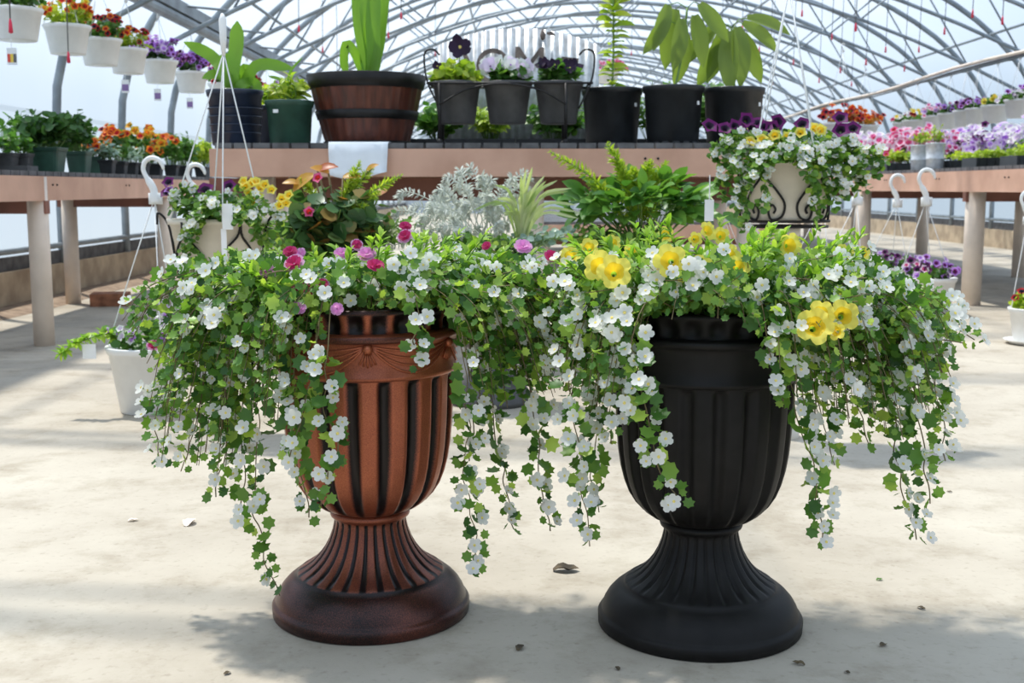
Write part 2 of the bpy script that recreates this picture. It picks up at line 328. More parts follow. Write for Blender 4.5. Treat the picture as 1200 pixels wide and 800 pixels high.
# hoops
ORD = ['first', 'second', 'third', 'fourth', 'fifth', 'sixth', 'seventh', 'eighth', 'ninth', 'tenth', 'eleventh', 'twelfth', 'thirteenth', 'fourteenth', 'fifteenth', 'sixteenth', 'seventeenth', 'eighteenth', 'nineteenth', 'twentieth', 'twenty-first', 'twenty-second', 'twenty-third', 'twenty-fourth', 'twenty-fifth']
def chord(u): return 2.05 + 1.55 * (1 - (abs(u) / 5.05) ** 1.7)
def hoop(y, label):
    r = thing('roof_hoop', (XC, y, 0), label, 'greenhouse hoop', 'grey pipe hoops carrying the roof film')
    m = MB(); pts = [(XL, y, .0), (XL, y, .7), (XL, y, Z0 - .05)] + [(XC + -math.cos(PI * i / 36) * HW, y, arch(math.cos(PI * i / 36) * HW)) for i in range(1, 36)] + [(XR, y, Z0 - .05), (XR, y, .7), (XR, y, 0)]
    m.tube(pts, .036, 8); m.build('arch_pipe', M['steel'], r)
    us = [-4.95 + 9.9 * i / 14 for i in range(15)]
    m = MB(); m.tube([(XC + u, y, chord(u)) for u in us], .023, 6); m.build('lower_chord', M['steel'], r)
    for i in range(1, 14, 2):
        for d in (-1, 1):
            u0 = us[i]; u1 = us[i] + d * .6
            m = MB(); m.tube([(XC + u0, y, chord(u0)), (XC + u1, y, arch(u1) - .03)], .012, 5); m.build('truss_web', M['steel'], r)
    return r
h0 = hoop(9.35, 'grey steel pipe hoop with truss webs, seventh from the front wall')
ks = [k for k in range(-6, 19) if k != 0]
for k in ks:
    idx = k + 6
    dup(h0, (XC, 9.35 + 1.55 * k, 0), 'grey steel pipe hoop with truss webs, %s in line from the viewer' % ORD[idx])
h0['label'] = 'grey steel pipe hoop with truss webs, seventh in line from the viewer'
for i, (u, nm) in enumerate(((0, 'at the ridge of the roof'), (-2.4, 'halfway up the left roof slope'), (2.4, 'halfway up the right roof slope'), (-4.5, 'low on the left roof slope'), (4.5, 'low on the right roof slope'))):
    m = MB(); z = arch(u) - .06; m.tube([(XC + u, YB, z), (XC + u, YE, z)], .018, 6); tag(m.build('roof_purlin', M['steel']), 'long grey pipe purlin running lengthwise ' + nm, 'pipe', 'lengthwise roof purlins')
# left basket rail, right water pipe and rail
RXL, RXR = -3.0, 5.6
m = MB(); m.tube([(RXL, 4.4, 2.36), (RXL, 20, 2.36)], .05, 10); m.box((RXL, 12.2, 2.46), (.10, 15.6, .10))
tag(m.build('basket_rail', M['steel'], smooth=False), 'heavy grey rail over the left row of hanging baskets', 'rail')
m = MB(); m.tube([(RXR, 9, 2.3), (RXR, 24, 2.3)], .03, 8); tag(m.build('basket_rail', M['steel']), 'grey pipe rail over the right row of hanging baskets', 'rail')
m = MB(); pp = [(3.95 + .012 * y, y, 1.93 + .018 * math.sin(y * 1.3)) for y in np.arange(3, 25, .8)]
m.tube(pp, .015, 8); wp = tag(m.build('water_pipe', M['leg']), 'pale sagging water pipe with a thin dark hose, strung overhead on the right', 'pipe')
m = MB(); m.tube([p + np.array((.02 * math.sin(i * .9), 0, -.03 + .012 * math.cos(i * .8))) for i, p in enumerate(np.array(pp))], .007, 6); m.build('tied_hose', M['mesh'], wp)
# drip lines with red weights
spots = [(65, 60, 2.9, 7.0)] # handled below for the left
def drip(px, py, Y, L, label, g='thin drip tubes with red weights under the roof'):
    p = P(px, py, Y); r = thing('drip_tube', (p[0], Y, p[2]), label, 'drip tube', g)
    u = p[0] - XC; top = min(arch(u) - .04, p[2] + L)
    m = MB(); m.tube([(p[0], Y, p[2]), (p[0] + .01, Y, (p[2] + top) / 2), (p[0], Y, top)], .0035, 5); m.build('tube', M['mesh'], r)
    m = MB(); m.lathe([(0, -.06), (.011, -.055), (.008, -.01), (.003, .01), (0, .012)], 8, o=tuple(p)); m.build('weight', M['redplastic'], r)
DP = [(430, 78, 12), (395, 90, 14), (470, 15, 10.9), (455, 38, 12.45), (350, 30, 10.9), (510, 60, 15.5), (378, 55, 12.5), (700, 95, 20.2), (740, 60, 17.1), (1003, 28, 9.35), (940, 12, 10.9), (904, 42, 12.45), (1175, 20, 9.35), (1107, 33, 10.9), (1038, 55, 12.45), (1015, 70, 12.45), (1077, 55, 12.45), (985, 80, 14), (960, 92, 15.5), (1060, 78, 14), (998, 96, 15.5), (890, 55, 14), (930, 70, 14), (1140, 12, 9.35), (975, 40, 12.45), (905, 95, 17.1), (845, 70, 15.5), (870, 30, 12.45)]
for px, py, Y in DP: drip(px, py, Y, 3., 'thin drip tube with a small red weight hanging from a roof hoop')
drip(12, 24, 5.6, 1.6, 'near drip tube with red weight in front of the largest white hanging basket', None)
drip(80, 62, 6.9, 1.4, 'drip tube with red weight just below the second white hanging basket from the left', None)
# ================================================================== BENCHES
def bench(name, x0, x1, y0, y1, z, label, legs, side, beamh=.13, legr=.055, lower=False, cross=True):
    r = thing(name, ((x0 + x1) / 2, (y0 + y1) / 2, 0), label, 'bench')
    m = MB()
    if side == 'y':
        n = int((y1 - y0) / .11)
        for i in range(n): yy = y0 + (i + .5) * (y1 - y0) / n; m.box(((x0 + x1) / 2, yy, z - .0125), (x1 - x0 - .005, (y1 - y0) / n - .012, .025))
    else:
        n = int((x1 - x0) / .09)
        for i in range(n): xx = x0 + (i + .5) * (x1 - x0) / n; m.box((xx, (y0 + y1) / 2, z - .0125), ((x1 - x0) / n - .012, y1 - y0 + .03, .025))
    m.build('slatted_top', M['mesh'], r, smooth=False)
    if side == 'y': ends = [((x0, y0), (x0, y1)), ((x1, y0), (x1, y1)), ((x0, y0), (x1, y0)), ((x0, y1), (x1, y1))]
    else: ends = [((x0, y0), (x1, y0)), ((x0, y1), (x1, y1)), ((x0, y0), (x0, y1)), ((x1, y0), (x1, y1))]
    for i, (a, b) in enumerate(ends):
        m = MB(); c = ((a[0] + b[0]) / 2, (a[1] + b[1]) / 2, z - .027 - beamh / 2); L = math.dist(a, b) + (.04 if i < 2 else -.044); ang = math.atan2(b[1] - a[1], b[0] - a[0])
        m.box(c, (L, .04, beamh), 0, ang)
        nb = max(2, int(L / 1.2))
        for q in range(nb):   # bolt heads
            t = (q + .5) / nb; 
            for dx in (-.03, .03): 
                d = np.array((math.cos(ang), math.sin(ang), 0)); nn = np.array((-d[1], d[0], 0)); pc = np.array((a[0], a[1], z - .027 - beamh * .35)) + d * (L * t + dx)
                m.tube([pc - nn * .026, pc + nn * .026], .006, 6, 1)
        m.build('side_beam' if i < 2 else 'end_beam', [M['beam'], M['iron']], r, smooth=False)
    for (x, y) in legs:
        m = MB(); m.tube([(x, y, 0), (x, y, z - .03)], legr, 12); m.build('leg', M['leg'], r)
    if lower:
        m = MB(); m.box(((x0 + x1) / 2, y0 + .3, z - .027 - beamh - .06), (x1 - x0 + .2, .05, .11)); m.build('lower_beam', M['beam2'], r, smooth=False)
        m = MB(); m.box(((x0 + x1) / 2, y1 - .2, z - .027 - beamh - .06), (x1 - x0 + .2, .05, .11)); m.build('lower_beam', M['beam2'], r, smooth=False)
    elif cross:
        for y in sorted(set(l[1] for l in legs)):
            m = MB(); m.box(((x0 + x1) / 2, y, z - .027 - beamh - .035), (x1 - x0 + .05, .06, .07)); m.build('cross_beam', M['beam2'], r, smooth=False)
    return r
LZ, RZ, CZ = .94, 1.0, 1.06
lb = bench('plant_bench', -3.3, -2.52, 4.6, 15.5, LZ, 'long pinkish wooden greenhouse bench along the left wall', [(x, y) for y in (6.3, 8.6, 10.9, 13.2, 15.3) for x in (-2.55, -3.25)], 'y')
rb = bench('plant_bench', 3.3, 4.95, 5.9, 21, RZ, 'long pinkish wooden greenhouse bench on the right side', [(x, y) for y in (8.5, 11.2, 13.9, 16.6, 19.3) for x in (3.36, 4.88)], 'y', .15, .07)
cb = bench('plant_bench', -1.4, 1.3, 5.55, 6.75, CZ, 'raised wooden bench across the middle carrying large pots', [(x, y) for y in (5.7, 6.6) for x in (-1.2, .1, 1.15)], 'x', .13, .055, True)
for i, (x, y) in enumerate(((-3.05, 8.45), (-3.05, 10.75))):
    m = MB(); m.box((x + .11, y + .05, .045), (.26, .22, .09), 0, .2)
    tag(m.build('brick', M['brick'], smooth=False), ('brown brick on the floor by the second left bench leg', 'brown brick farther back under the left bench')[i], 'brick')
# ================================================================== URNS
def mix(a, b, t): return a + (b - a) * t
def urn(name, loc, label, m_body, dark, group=None, quality=1):
    x, y, _ = loc; r = thing(name, loc, label, 'planter', group)
    o = (x, y, 0); nf = 18; nb = 26; S = 288 if quality else 96
    ph = -PI / 2 - math.atan2(x, y)  # a rib faces the viewer side
    def groove(a, n, wdt):  # 0 on the rib, 1 in the groove
        q = (((a - ph) * n / (2 * PI) + .5) % 1.) - .5; q = abs(q) * 2
        return max(0., (q - (1 - wdt)) / wdt)
    foot = [(.06, .0), (.194, 0), (.198, .003), (.199, .022), (.196, .027), (.1925, .029), (.191, .033), (.187, .044), (.180, .056), (.170, .067), (.158, .0765), (.148, .081), (.1475, .0835), (.1455, .086), (.142, .089), (.130, .096), (.116, .106), (.103, .119), (.092, .134), (.083, .151), (.076, .170), (.0725, .186), (.072, .193), (.074, .197), (.0785, .200), (.080, .204), (.079, .209), (.075, .213), (.068, .215)]
    def ff(i, z, a):
        if .086 <= z <= .193: return 1 - .055 * groove(a, nb, .42) ** .8 * min(1, (z - .085) / .01, (.196 - z) / .008)
        return 1.
    def fa(i, z, a):
        if .086 <= z <= .193: return .26 + .75 * min(1, groove(a, nb, .42) * 1.3)
        return .46 + .08 * math.sin(a * 3 + 1) if z < .08 else .55 if z < .087 else .18
    mbx = MB(); mbx.lathe(foot, S, o=o, fl=ff, attr=fa); mbx.build('urn_foot', m_body, r)
    bowl = [(.066, .211), (.080, .214), (.098, .221), (.115, .233), (.130, .249), (.142, .268), (.151, .291), (.158, .318), (.163, .35), (.1665, .39), (.1685, .43), (.1695, .465), (.170, .488), (.1705, .4955)]
    def bf(i, z, a): return 1 - .065 * math.sin(groove(a, nf, .5) * PI / 2) * min(1, max(0, (z - .214) / .02), max(0, (.494 - z) / .008))
    def ba(i, z, a): return .06 + 1.15 * groove(a, nf, .5) ** 1.1 * (1 if .225 < z < .4935 else .5) + max(0, (.26 - z)) * 3
    # denser z rings for smooth flutes
    b2 = []
    for i in range(len(bowl) - 1):
        for q in range(3): t = q / 3; b2.append((mix(bowl[i][0], bowl[i + 1][0], t), mix(bowl[i][1], bowl[i + 1][1], t)))
    b2.append(bowl[-1]); mbx = MB(); mbx.lathe(b2, S, o=o, fl=bf, attr=ba); mbx.build('urn_bowl', m_body, r)
    band = [(.169, .494), (.1745, .496), (.1765, .500), (.1765, .504), (.174, .507), (.174, .53), (.175, .555), (.177, .565), (.182, .568), (.1845, .571), (.1845, .578), (.182, .581), (.168, .582), (.163, .583)]
    mbx = MB(); mbx.lathe(band, S, o=o, attr=lambda i, z, a: .05 + (.25 if .566 < z < .58 else 0) + .08 * math.sin(a * 3)); 
    def cyl(a, z, e=0.): rr = .1755 + e + max(0, (z - .53)) * .03; return (x + rr * math.cos(a), y + rr * math.sin(a), z)
    nsw = 6
    for k in range(nsw if dark else 0):
        a0 = ph + 2 * PI * k / nsw; a1 = a0 + 2 * PI / nsw
        mbx.lathe([(0, -.010), (.007, -.008), (.010, 0), (.007, .006), (0, .008)], 10, o=cyl(a0, .558, .002))
        for q in range(-2, 3):
            mbx.tube([cyl(a0 + q * .014, .550, .001), cyl(a0 + q * .042, .523 + abs(q) * .003, .001)], [.0016, .0022], 5)
        for q in range(4):
            dz = .010 + q * .0125; pts = []
            for i in range(17):
                t = i / 16; aa = mix(a0 + .045, a1 - .045, t); pts.append(cyl(aa, .562 - dz * (1 - (2 * t - 1) ** 2) - q * .0015, 0))
            mbx.tube(pts, .0022, 5)
    mbx.build('rim_band', m_body, r)
    crown = [(.150, .560), (.163, .582), (.160, .590), (.160, .600), (.164, .610), (.170, .617), (.172, .621), (.171, .626), (.166, .628), (.156, .627), (.151, .620), (.150, .60), (.149, .585)]
    mbx = MB(); mbx.lathe(crown, S, o=o, fl=lambda i, z, a: 1 + .030 * math.cos((a - ph) * 24) * (1 if .584 < z < .617 and i < 7 else 0), attr=lambda i, z, a: (.62 - .55 * max(0, math.cos((a - ph) * 24)) if z < .618 and i < 7 else .5)); mbx.build('fluted_lip', m_body, r)
    mbx = MB(); mbx.lathe([(.1505, .598), (.08, .604), (0.001, .607)], 32, o=o); mbx.build('soil', M['soil'], r)
    return r
UC = (-.286, 2.284); UB = (.3685, 2.205)
u1 = urn('flower_urn', (UC[0], UC[1], 0), 'copper coloured fluted pedestal urn overflowing with white and pink flowers', M['copper'], True)
u2 = urn('flower_urn', (UB[0], UB[1], 0), 'black fluted pedestal urn overflowing with white and large yellow flowers', M['black_urn'], False)

def blocked(p, C, holes):
    """leaf would hang in the bare opening before the bowl, or inside the bowl"""
    d = math.hypot(p[0] - C[0], p[1] - C[1])
    if p[2] < .60 and d < .185: return True
    if p[1] < C[1] + .08:
        q = proj(p); return any(inpoly(q[0], q[1], h) for h in holes)
    return False
def leaves_on(mb, pts, C, holes, t0=.3, size=.030, step=.0155, tp='sc', outward=True, dens=2, upb=.6, free=False):
    acc = 0; k = len(pts); tot = sum(np.linalg.norm(pts[i + 1] - pts[i]) for i in range(k - 1)); run = 0; out = []
    for i in range(k - 1):
        seg = pts[i + 1] - pts[i]; L = np.linalg.norm(seg); run += L; acc += L; tt = run / tot
        if tt < t0: acc = 0; continue
        if acc < step: continue
        acc = 0; tdir = nrm(seg); side = nrm(np.cross(tdir, rv()))
        for s in range(dens):
            dirn = nrm((side if s == 0 else -side if s == 1 else rv()) * .9 + tdir * .25 + rv(.35) + np.array((0, 0, .1)))
            rad = nrm(np.array((pts[i][0] - C[0], pts[i][1] - C[1], 0)))
            nn = nrm(rad * .55 + np.array((0, -.3, upb)) + rv(.55)); p = pts[i] + dirn * .004
            tip = p + dirn * size * .8
            if not free and (blocked(tip, C, holes) or blocked(p, C, holes)): continue
            sz = size * R.uniform(.65, 1.2) * (1 if tt < .85 else .72)
            mb.put(T[tp], frame(dirn, nn), p, sz); out.append((p + dirn * sz * .5, rad))
    return out
def grow(C, tip, lift=.055):
    tip = np.asarray(tip); a = R.uniform(0, 2 * PI); rr = R.uniform(.0, .11)
    hd = tip - np.array((C[0], C[1], tip[2])); dist = math.hypot(hd[0], hd[1]); hd = nrm(hd + np.array((1e-4, 0, 0)))
    s = np.array((C[0], C[1], .605)) + np.array((math.cos(a) * rr, math.sin(a) * rr, 0)) * .6 + hd * .05
    if tip[2] > .66:
        mid = mix(s, tip, .5) + np.array((0, 0, .02)) + rv(.02); return bez([s, mid, tip], 26)
    e = s + hd * max(.10, dist * .38); e[2] = .625 + R.uniform(0, .05) + lift * min(1, dist * 1.5)
    g = mix(e, tip, .62); drop = e[2] - tip[2]; g[2] = e[2] - drop * .30; xy = mix(e, tip, .72); g[:2] = xy[:2]
    return bez([s, e, g, tip], 34)
def fill(C, poly, holes, n, Rx, cx, leafn, mb, stems, size, front=.30, back=.30):
    xs = [p[0] for p in poly]; ys = [p[1] for p in poly]; out = []; c = 0; tries = 0
    while c < n and tries < n * 60:
        tries += 1; px = R.uniform(min(xs), max(xs)); py = R.uniform(min(ys), max(ys))
        if not inpoly(px, py, poly): continue
        w = math.sqrt(max(.05, 1 - ((px - cx) / Rx) ** 2)); Y = C[1] + R.choice((-1, -1, 1)) * R.uniform(.1, 1) * w * (front if R.random() < 2 else back)
        if py > 420 and Y > C[1] + .05: Y = C[1] + (Y - C[1]) * .3
        p = P(px, py, Y)
        if blocked(p, C, holes) or p[2] < .25: continue
        pts = grow(C, p); c += 1
        stems.tube(pts, .0009, 3, cap=False)
        out += leaves_on(mb, pts, C, holes, .32, size)
    return out
def trail(C, pxs, dY, mb, stems, holes, size=.033, thick=.0012, step=.0125):
    k = len(pxs); pts = [np.array((mix(C[0], P(*pxs[0], C[1])[0], .35), C[1] + dY * .35, .62)), None]
    body = []
    for i in range(3 * (k - 1) + 1):
        q = i / 3; a = min(int(q), k - 2); f = q - a; wb = 3.2 if 0 < i < 3 * (k - 1) else 0
        body.append(P(mix(pxs[a][0], pxs[a + 1][0], f) + R.uniform(-wb, wb), mix(pxs[a][1], pxs[a + 1][1], f), C[1] + dY + R.uniform(-.012, .012)))
    over = mix(pts[0], body[0], .7); over[2] = max(body[0][2] + .06, .66)
    c = bez([pts[0], over] + body, 60); stems.tube(c, thick, 4, cap=False)
    return leaves_on(mb, c, C, holes, .28, size, step, dens=2, free=False, upb=.35)
def flowers(parent, name, mesh, items, size, mb_rest=None, tp='fl', maxn=100, face=(0, -.75, .55), jit=.45, stemm=None):
    """items: (pos, outward). nearest the camera become parts, the rest one stuff mesh"""
    items = sorted(items, key=lambda q: q[0][1])
    for i, (p, rad) in enumerate(items):
        n = nrm(np.array(face) + rad * .5 + rv(jit)); pos = p + n * .024; Mx = frame(np.cross(n, nrm(rv())), n); sc = size * R.uniform(.8, 1.15)
        if i < maxn: inst(name, mesh, parent, pos, Mx, sc)
        elif mb_rest is not None: mb_rest.put(T[tp], Mx, pos, sc)
def place_bush(C, root, poly, holes, trails, n, Rx, cx, nfl, sz, extra=()):
    mb = MB(); st = MB(); sites = fill(C, poly, holes, n, Rx, cx, None, mb, st, sz)
    for xp, xn in extra: sites += fill(C, xp, holes, xn, Rx, cx, None, mb, st, sz, .16, .12)
    fol = mb.build('bacopa_foliage', M['bacopa'], root); st.build('stems', M['stem'], fol)
    allt = []
    for (pxs, dY, open_) in trails:
        mb = MB(); st = MB(); s = trail(C, pxs, dY, mb, st, [[(366, 364), (478, 364), (478, 402), (366, 402)], [(760, 374), (852, 376), (856, 404), (760, 404)]] if open_ else holes)
        mb.n and None
        for v, f, m_ in [(x, None, None) for x in ()]: pass
        # one mesh per trailing vine: stem + leaves
        st2 = MB(); st2.v, st2.f, st2.m, st2.a, st2.n = mb.v, mb.f, mb.m, mb.a, mb.n
        for V in st.v: st2.add(V, st.f, 1)
        st2.build('trailing_vine', [M['bacopa'], M['stem']], root); allt += s
    # white flowers on the sites that face the viewer or the sun
    vis = []
    for (p, rad) in sites:
        sc = -(p[1] - C[1]) * 1.2 + (p[2] - .6) * 1.4 + abs(p[0] - C[0]) * .5
        if sc > .02: vis.append((p, rad))
    R.shuffle(vis); R.shuffle(allt); it = []; cl = []
    def far(p, d):
        return all(np.linalg.norm(p - q[0]) > d for q in it)
    for (p, rad) in allt[:]:
        if len(it) < nfl * .28 and far(p, .022): it.append((p, rad))
    for (p, rad) in vis:
        if len(it) >= nfl: break
        if not far(p, .018): continue
        it.append((p, rad))
        if R.random() < .6:
            for _ in range(2): it.append((p + rv(.016), rad))
    rest = MB(); flowers(fol, 'white_flower', FM['white'], it, .0275, rest, 'fl', 98)
    if rest.n: tag(rest.build('white_flowers', [M['white_petal'], M['yellow_eye'], M['gstem']], fol), None, None, kind='stuff')
    return fol
hole1 = [[(378, 366), (420, 372), (472, 366), (520, 380), (548, 402), (546, 480), (540, 600), (380, 610), (412, 560), (408, 480), (400, 420)]]
poly1 = [(146, 352), (205, 340), (260, 318), (320, 305), (400, 310), (470, 298), (545, 292), (610, 305), (655, 312), (690, 420), (660, 478), (590, 470), (548, 455), (515, 400), (470, 368), (378, 366), (398, 420), (372, 480), (345, 520), (300, 520), (262, 560), (215, 545), (185, 545), (172, 480), (150, 430), (140, 380)]
tr1 = [([(300, 440), (303, 520), (298, 600), (312, 655), (328, 698)], -.16, 1), ([(345, 430), (346, 500), (352, 560), (362, 606)], -.22, 1), ([(384, 412), (378, 470), (395, 520), (385, 565), (376, 592)], -.26, 1), ([(372, 395), (365, 430), (360, 470), (338, 540)], -.25, 1),
       ([(195, 450), (182, 500), (190, 545)], .02, 0), ([(235, 470), (222, 520), (212, 552)], -.05, 0), ([(265, 470), (262, 540), (253, 582)], -.1, 0), ([(280, 470), (288, 550), (282, 592)], .0, 0),
       ([(492, 372), (484, 400), (490, 428)], -.235, 1), ([(545, 430), (549, 500), (545, 560), (556, 625), (555, 668)], -.18, 1), ([(575, 460), (585, 530), (595, 580), (602, 620)], .02, 0),
       ([(620, 450), (630, 520), (636, 580), (645, 622)], -.12, 0), ([(560, 450), (556, 500), (550, 540)], -.1, 0)]
poly2 = [(640, 312), (690, 298), (760, 292), (830, 290), (900, 294), (960, 294), (1015, 305), (1060, 332), (1110, 362), (1140, 385), (1118, 440), (1105, 500), (1070, 520), (1000, 500), (935, 495), (925, 450), (905, 418), (870, 408), (850, 385), (760, 378), (752, 430), (742, 480), (715, 500), (660, 470), (630, 400)]
hole2 = [[(762, 374), (850, 380), (862, 402), (905, 425), (925, 470), (930, 600), (722, 600), (726, 520), (755, 480), (775, 430)]]
tr2 = [([(740, 400), (752, 460), (765, 520), (778, 560), (796, 592)], -.26, 1), ([(735, 410), (722, 470), (716, 520)], -.15, 1), ([(668, 440), (676, 520), (682, 580), (691, 640)], -.15, 0), ([(700, 430), (698, 500), (694, 560), (702, 600)], -.08, 0),
       ([(925, 420), (930, 480), (952, 540), (958, 590), (963, 636)], -.22, 1), ([(950, 440), (965, 500), (978, 545)], -.15, 0), ([(1045, 450), (1050, 530), (1062, 590), (1074, 632)], -.1, 0), ([(1070, 450), (1082, 530), (1090, 590)], -.12, 0),
       ([(1090, 430), (1104, 490), (1108, 540)], 0, 0), ([(1000, 440), (1010, 490), (1018, 520)], -.1, 0), ([(900, 405), (915, 440), (918, 470)], -.245, 1), ([(1050, 345), (1100, 365), (1142, 398)], .0, 0), ([(1030, 370), (1085, 395), (1130, 402)], -.1, 0)]
f1 = place_bush(UC, u1, poly1, hole1, tr1, 330, 300, 430, 520, .0255, (([(520, 380), (665, 330), (670, 475), (600, 480), (545, 465)], 60),))
f2 = place_bush(UB, u2, poly2, hole2, tr2, 340, 290, 860, 700, .0255, (([(640, 330), (745, 340), (742, 470), (715, 500), (655, 480)], 40), ([(860, 330), (1080, 350), (1090, 480), (1000, 500), (930, 470), (900, 410)], 60)))
# upright petunia shoots and blooms on top
def shoots(root, C, pxs, mbname='petunia_foliage', size=.034):
    mb = MB(); 
    for (px, py, dY) in pxs:
        tip = P(px, py, C[1] + dY); b = np.array((mix(C[0], tip[0], .55), mix(C[1], tip[1], .6), .61))
        c = bez([b, mix(b, tip, .5) + rv(.015), tip], 16); mb.tube(c, .0016, 4, 1, cap=False)
        for i in range(5, 16):
            for s in range(3):
                t = nrm(c[i] - c[i - 1]); d = nrm(np.cross(t, rv()) * 1. + t * (.5 if i < 13 else 1.2)); mb.put(T['la'], frame(d, nrm(np.array((0, -.2, 1)) + rv(.3))), c[i], size * R.uniform(.6, 1.1) * (1 if i < 13 else .7))
    return mb.build(mbname, [M['calib'], M['gstem']], root)
sh1 = [(R.uniform(250, 640), 0, R.uniform(-.18, .12)) for _ in range(64)]
sh1 = [(x, (300 if x < 330 else 292 if x < 430 else 272 if x < 580 else 288) + R.uniform(-4, 40) + (abs(d) * 60 if d < 0 else 0), d) for x, _, d in sh1]
sh2 = [(R.uniform(655, 1010), 0, R.uniform(-.18, .12)) for _ in range(84)]
sh2 = [(x, 268 + (20 if x < 700 else 0) + (10 if x > 990 else 0) + R.uniform(-8, 45) + (abs(d) * 60 if d < 0 else 0), d) for x, _, d in sh2]
p1 = shoots(u1, UC, sh1); p2 = shoots(u2, UB, sh2)
def bloom(par, mesh, name, px, py, Y, sz, face=(0, -.8, .5), jit=.3):
    n = nrm(np.array(face) + rv(jit)); inst(name, mesh, par, P(px, py, Y), frame(np.cross(n, nrm(rv())), n), sz)
for px, py, d, s in ((702, 312, -.20, .058), (720, 318, -.24, .062), (785, 305, -.22, .060), (820, 313, -.2, .048), (690, 290, -.05, .04), (718, 284, .05, .035), (668, 300, -.05, .045), (865, 312, -.18, .045), (855, 298, -.1, .04), (880, 300, -.1, .035), (926, 288, -.02, .052), (830, 270, .08, .04), (845, 276, .05, .036), (955, 382, -.28, .066), (962, 368, -.26, .05), (988, 370, -.25, .058), (980, 388, -.27, .032), (802, 322, -.22, .035), (990, 298, .0, .045), (1000, 310, .0, .04), (740, 296, .0, .035), (815, 280, .05, .03), (780, 275, .1, .035), (890, 285, .06, .03), (1012, 296, .06, .03)):
    bloom(p2, FM['yellow'], 'yellow_petunia', px, py, UB[1] + d, s, (R.uniform(-.3, .3), -.85, .25))
for px, py, d, s, k in ((311, 321, -.12, .042, 'pink'), (345, 309, -.1, .042, 'pinkmag'), (430, 298, -.12, .036, 'pink'), (440, 311, -.16, .034, 'magenta'), (475, 277, .0, .034, 'pinkmag'), (475, 265, .05, .026, 'magenta'), (400, 297, -.05, .030, 'pink'), (343, 340, -.2, .032, 'magenta'), (362, 337, -.2, .028, 'magenta'), (378, 333, -.2, .026, 'pinkmag'), (350, 361, -.24, .028, 'pink'), (613, 289, -.1, .036, 'pink'), (646, 300, -.1, .028, 'magenta'), (340, 295, .0, .03, 'magenta'), (395, 362, -.25, .024, 'pink'), (418, 287, .0, .026, 'pinkmag'), (570, 288, -.05, .02, 'magenta'), (180, 405, .05, .03, 'pinkmag'), (352, 297, .04, .026, 'pink'), (283, 312, .0, .03, 'pink')):
    bloom(p1, FM[k], 'double_pink_flower' if k != 'magenta' else 'magenta_flower', px, py, UC[1] + d, s)
# ================================================================== POTTED PLANTS BEHIND
Z3 = np.array((0, 0, 1.)); T['avo'] = t_lance(.17, 6, .22, .2)
def pot_mesh(r, name, m, c, rt, rb, h, rim=.012, rimh=.03, n=28, square=False, soil=True, ribs=0, smooth=True):
    """tapered open pot standing on c"""
    mb = MB(); a = rt - (rt - rb) * (rimh / h)
    prof = [(0.001, 0), (rb * .96, 0), (rb, .004), (a * .995, h - rimh), (a + rim * .6, h - rimh + .002), (rt + rim, h - .004), (rt + rim * .8, h), (rt - .006, h), (rt - .010, h - rimh), (rt * .9, h * .82)]
    if square:
        fl = lambda i, z, an: min(1 / max(abs(math.cos(an)), abs(math.sin(an))), 1.33)
        prof = [(p[0] * .9, p[1]) for p in prof]
    else: fl = (lambda i, z, an: 1 + .008 * math.cos(ribs * an)) if ribs else None
    mb.lathe(prof, n, o=tuple(c), fl=fl); mb.build(name, m, r, smooth=smooth and not square)
    if soil:
        mb = MB(); mb.lathe([(rt * .93, h * .86), (rt * .5, h * .875), (.001, h * .88)], 20, o=tuple(c), fl=fl); mb.build('soil', M['soil'], r)
def bush(r, name, mtl, c, rx, ry, rz, n, size, tp='sc5', base=None, up=.6, droop=0., stems=True, bottom=-.35):
    """leafy mound: stalks from the pot fan out and carry leaves"""
    c = np.asarray(c, float); b = np.asarray(base if base is not None else c - Z3 * rz * .7); mb = MB(); sites = []
    ns = max(6, n // 9)
    for i in range(ns):
        d = nrm(rv()); 
        if d[2] < bottom: d[2] = -d[2]
        tip = c + d * np.array((rx, ry, rz)) * R.uniform(.55, 1.) - Z3 * droop * R.random() * math.hypot(d[0], d[1])
        s = b + np.array((d[0] * rx, d[1] * ry, 0)) * .25
        k = bez([s, mix(s, tip, .5) + Z3 * rz * .25 * (1 - abs(d[2])) + rv(size * .3), tip], 10)
        if stems: mb.tube(k, size * .05, 3, 1, cap=False)
        for q in range(9):
            p = k[3 + (q * 7) // 9 if q < 8 else 9]; t = nrm(tip - s); dd = nrm(np.cross(t, rv()) + t * .4 + rv(.3)); nn = nrm(np.array((0, -.25, up)) + d * .5 + rv(.5))
            mb.put(T[tp], frame(dd, nn), p, size * R.uniform(.7, 1.25))
        sites.append((tip, d))
    mb.build(name, [mtl, M['gstem']], r); return sites
def blooms(r, name, keys, sites, n, size, up=.3, part=True, cam=.7, outm=.6):
    """n single flowers on the outside of a mound"""
    S = [s for s in sites if s[1][2] > -.25 and s[1][1] < .55] or sites; R.shuffle(S); cnt = 0; mb = {}
    for i in range(n):
        p, d = S[i % len(S)]; nn = nrm(d * outm + np.array((0, -cam, up)) + rv(.35)); k = R.choice(keys)
        pos = p + nn * size * .35 + (rv(size * .8) if i >= len(S) else 0)
        inst(name, FM[k], r, pos, frame(np.cross(nn, nrm(rv())), nn), size * R.uniform(.8, 1.2))
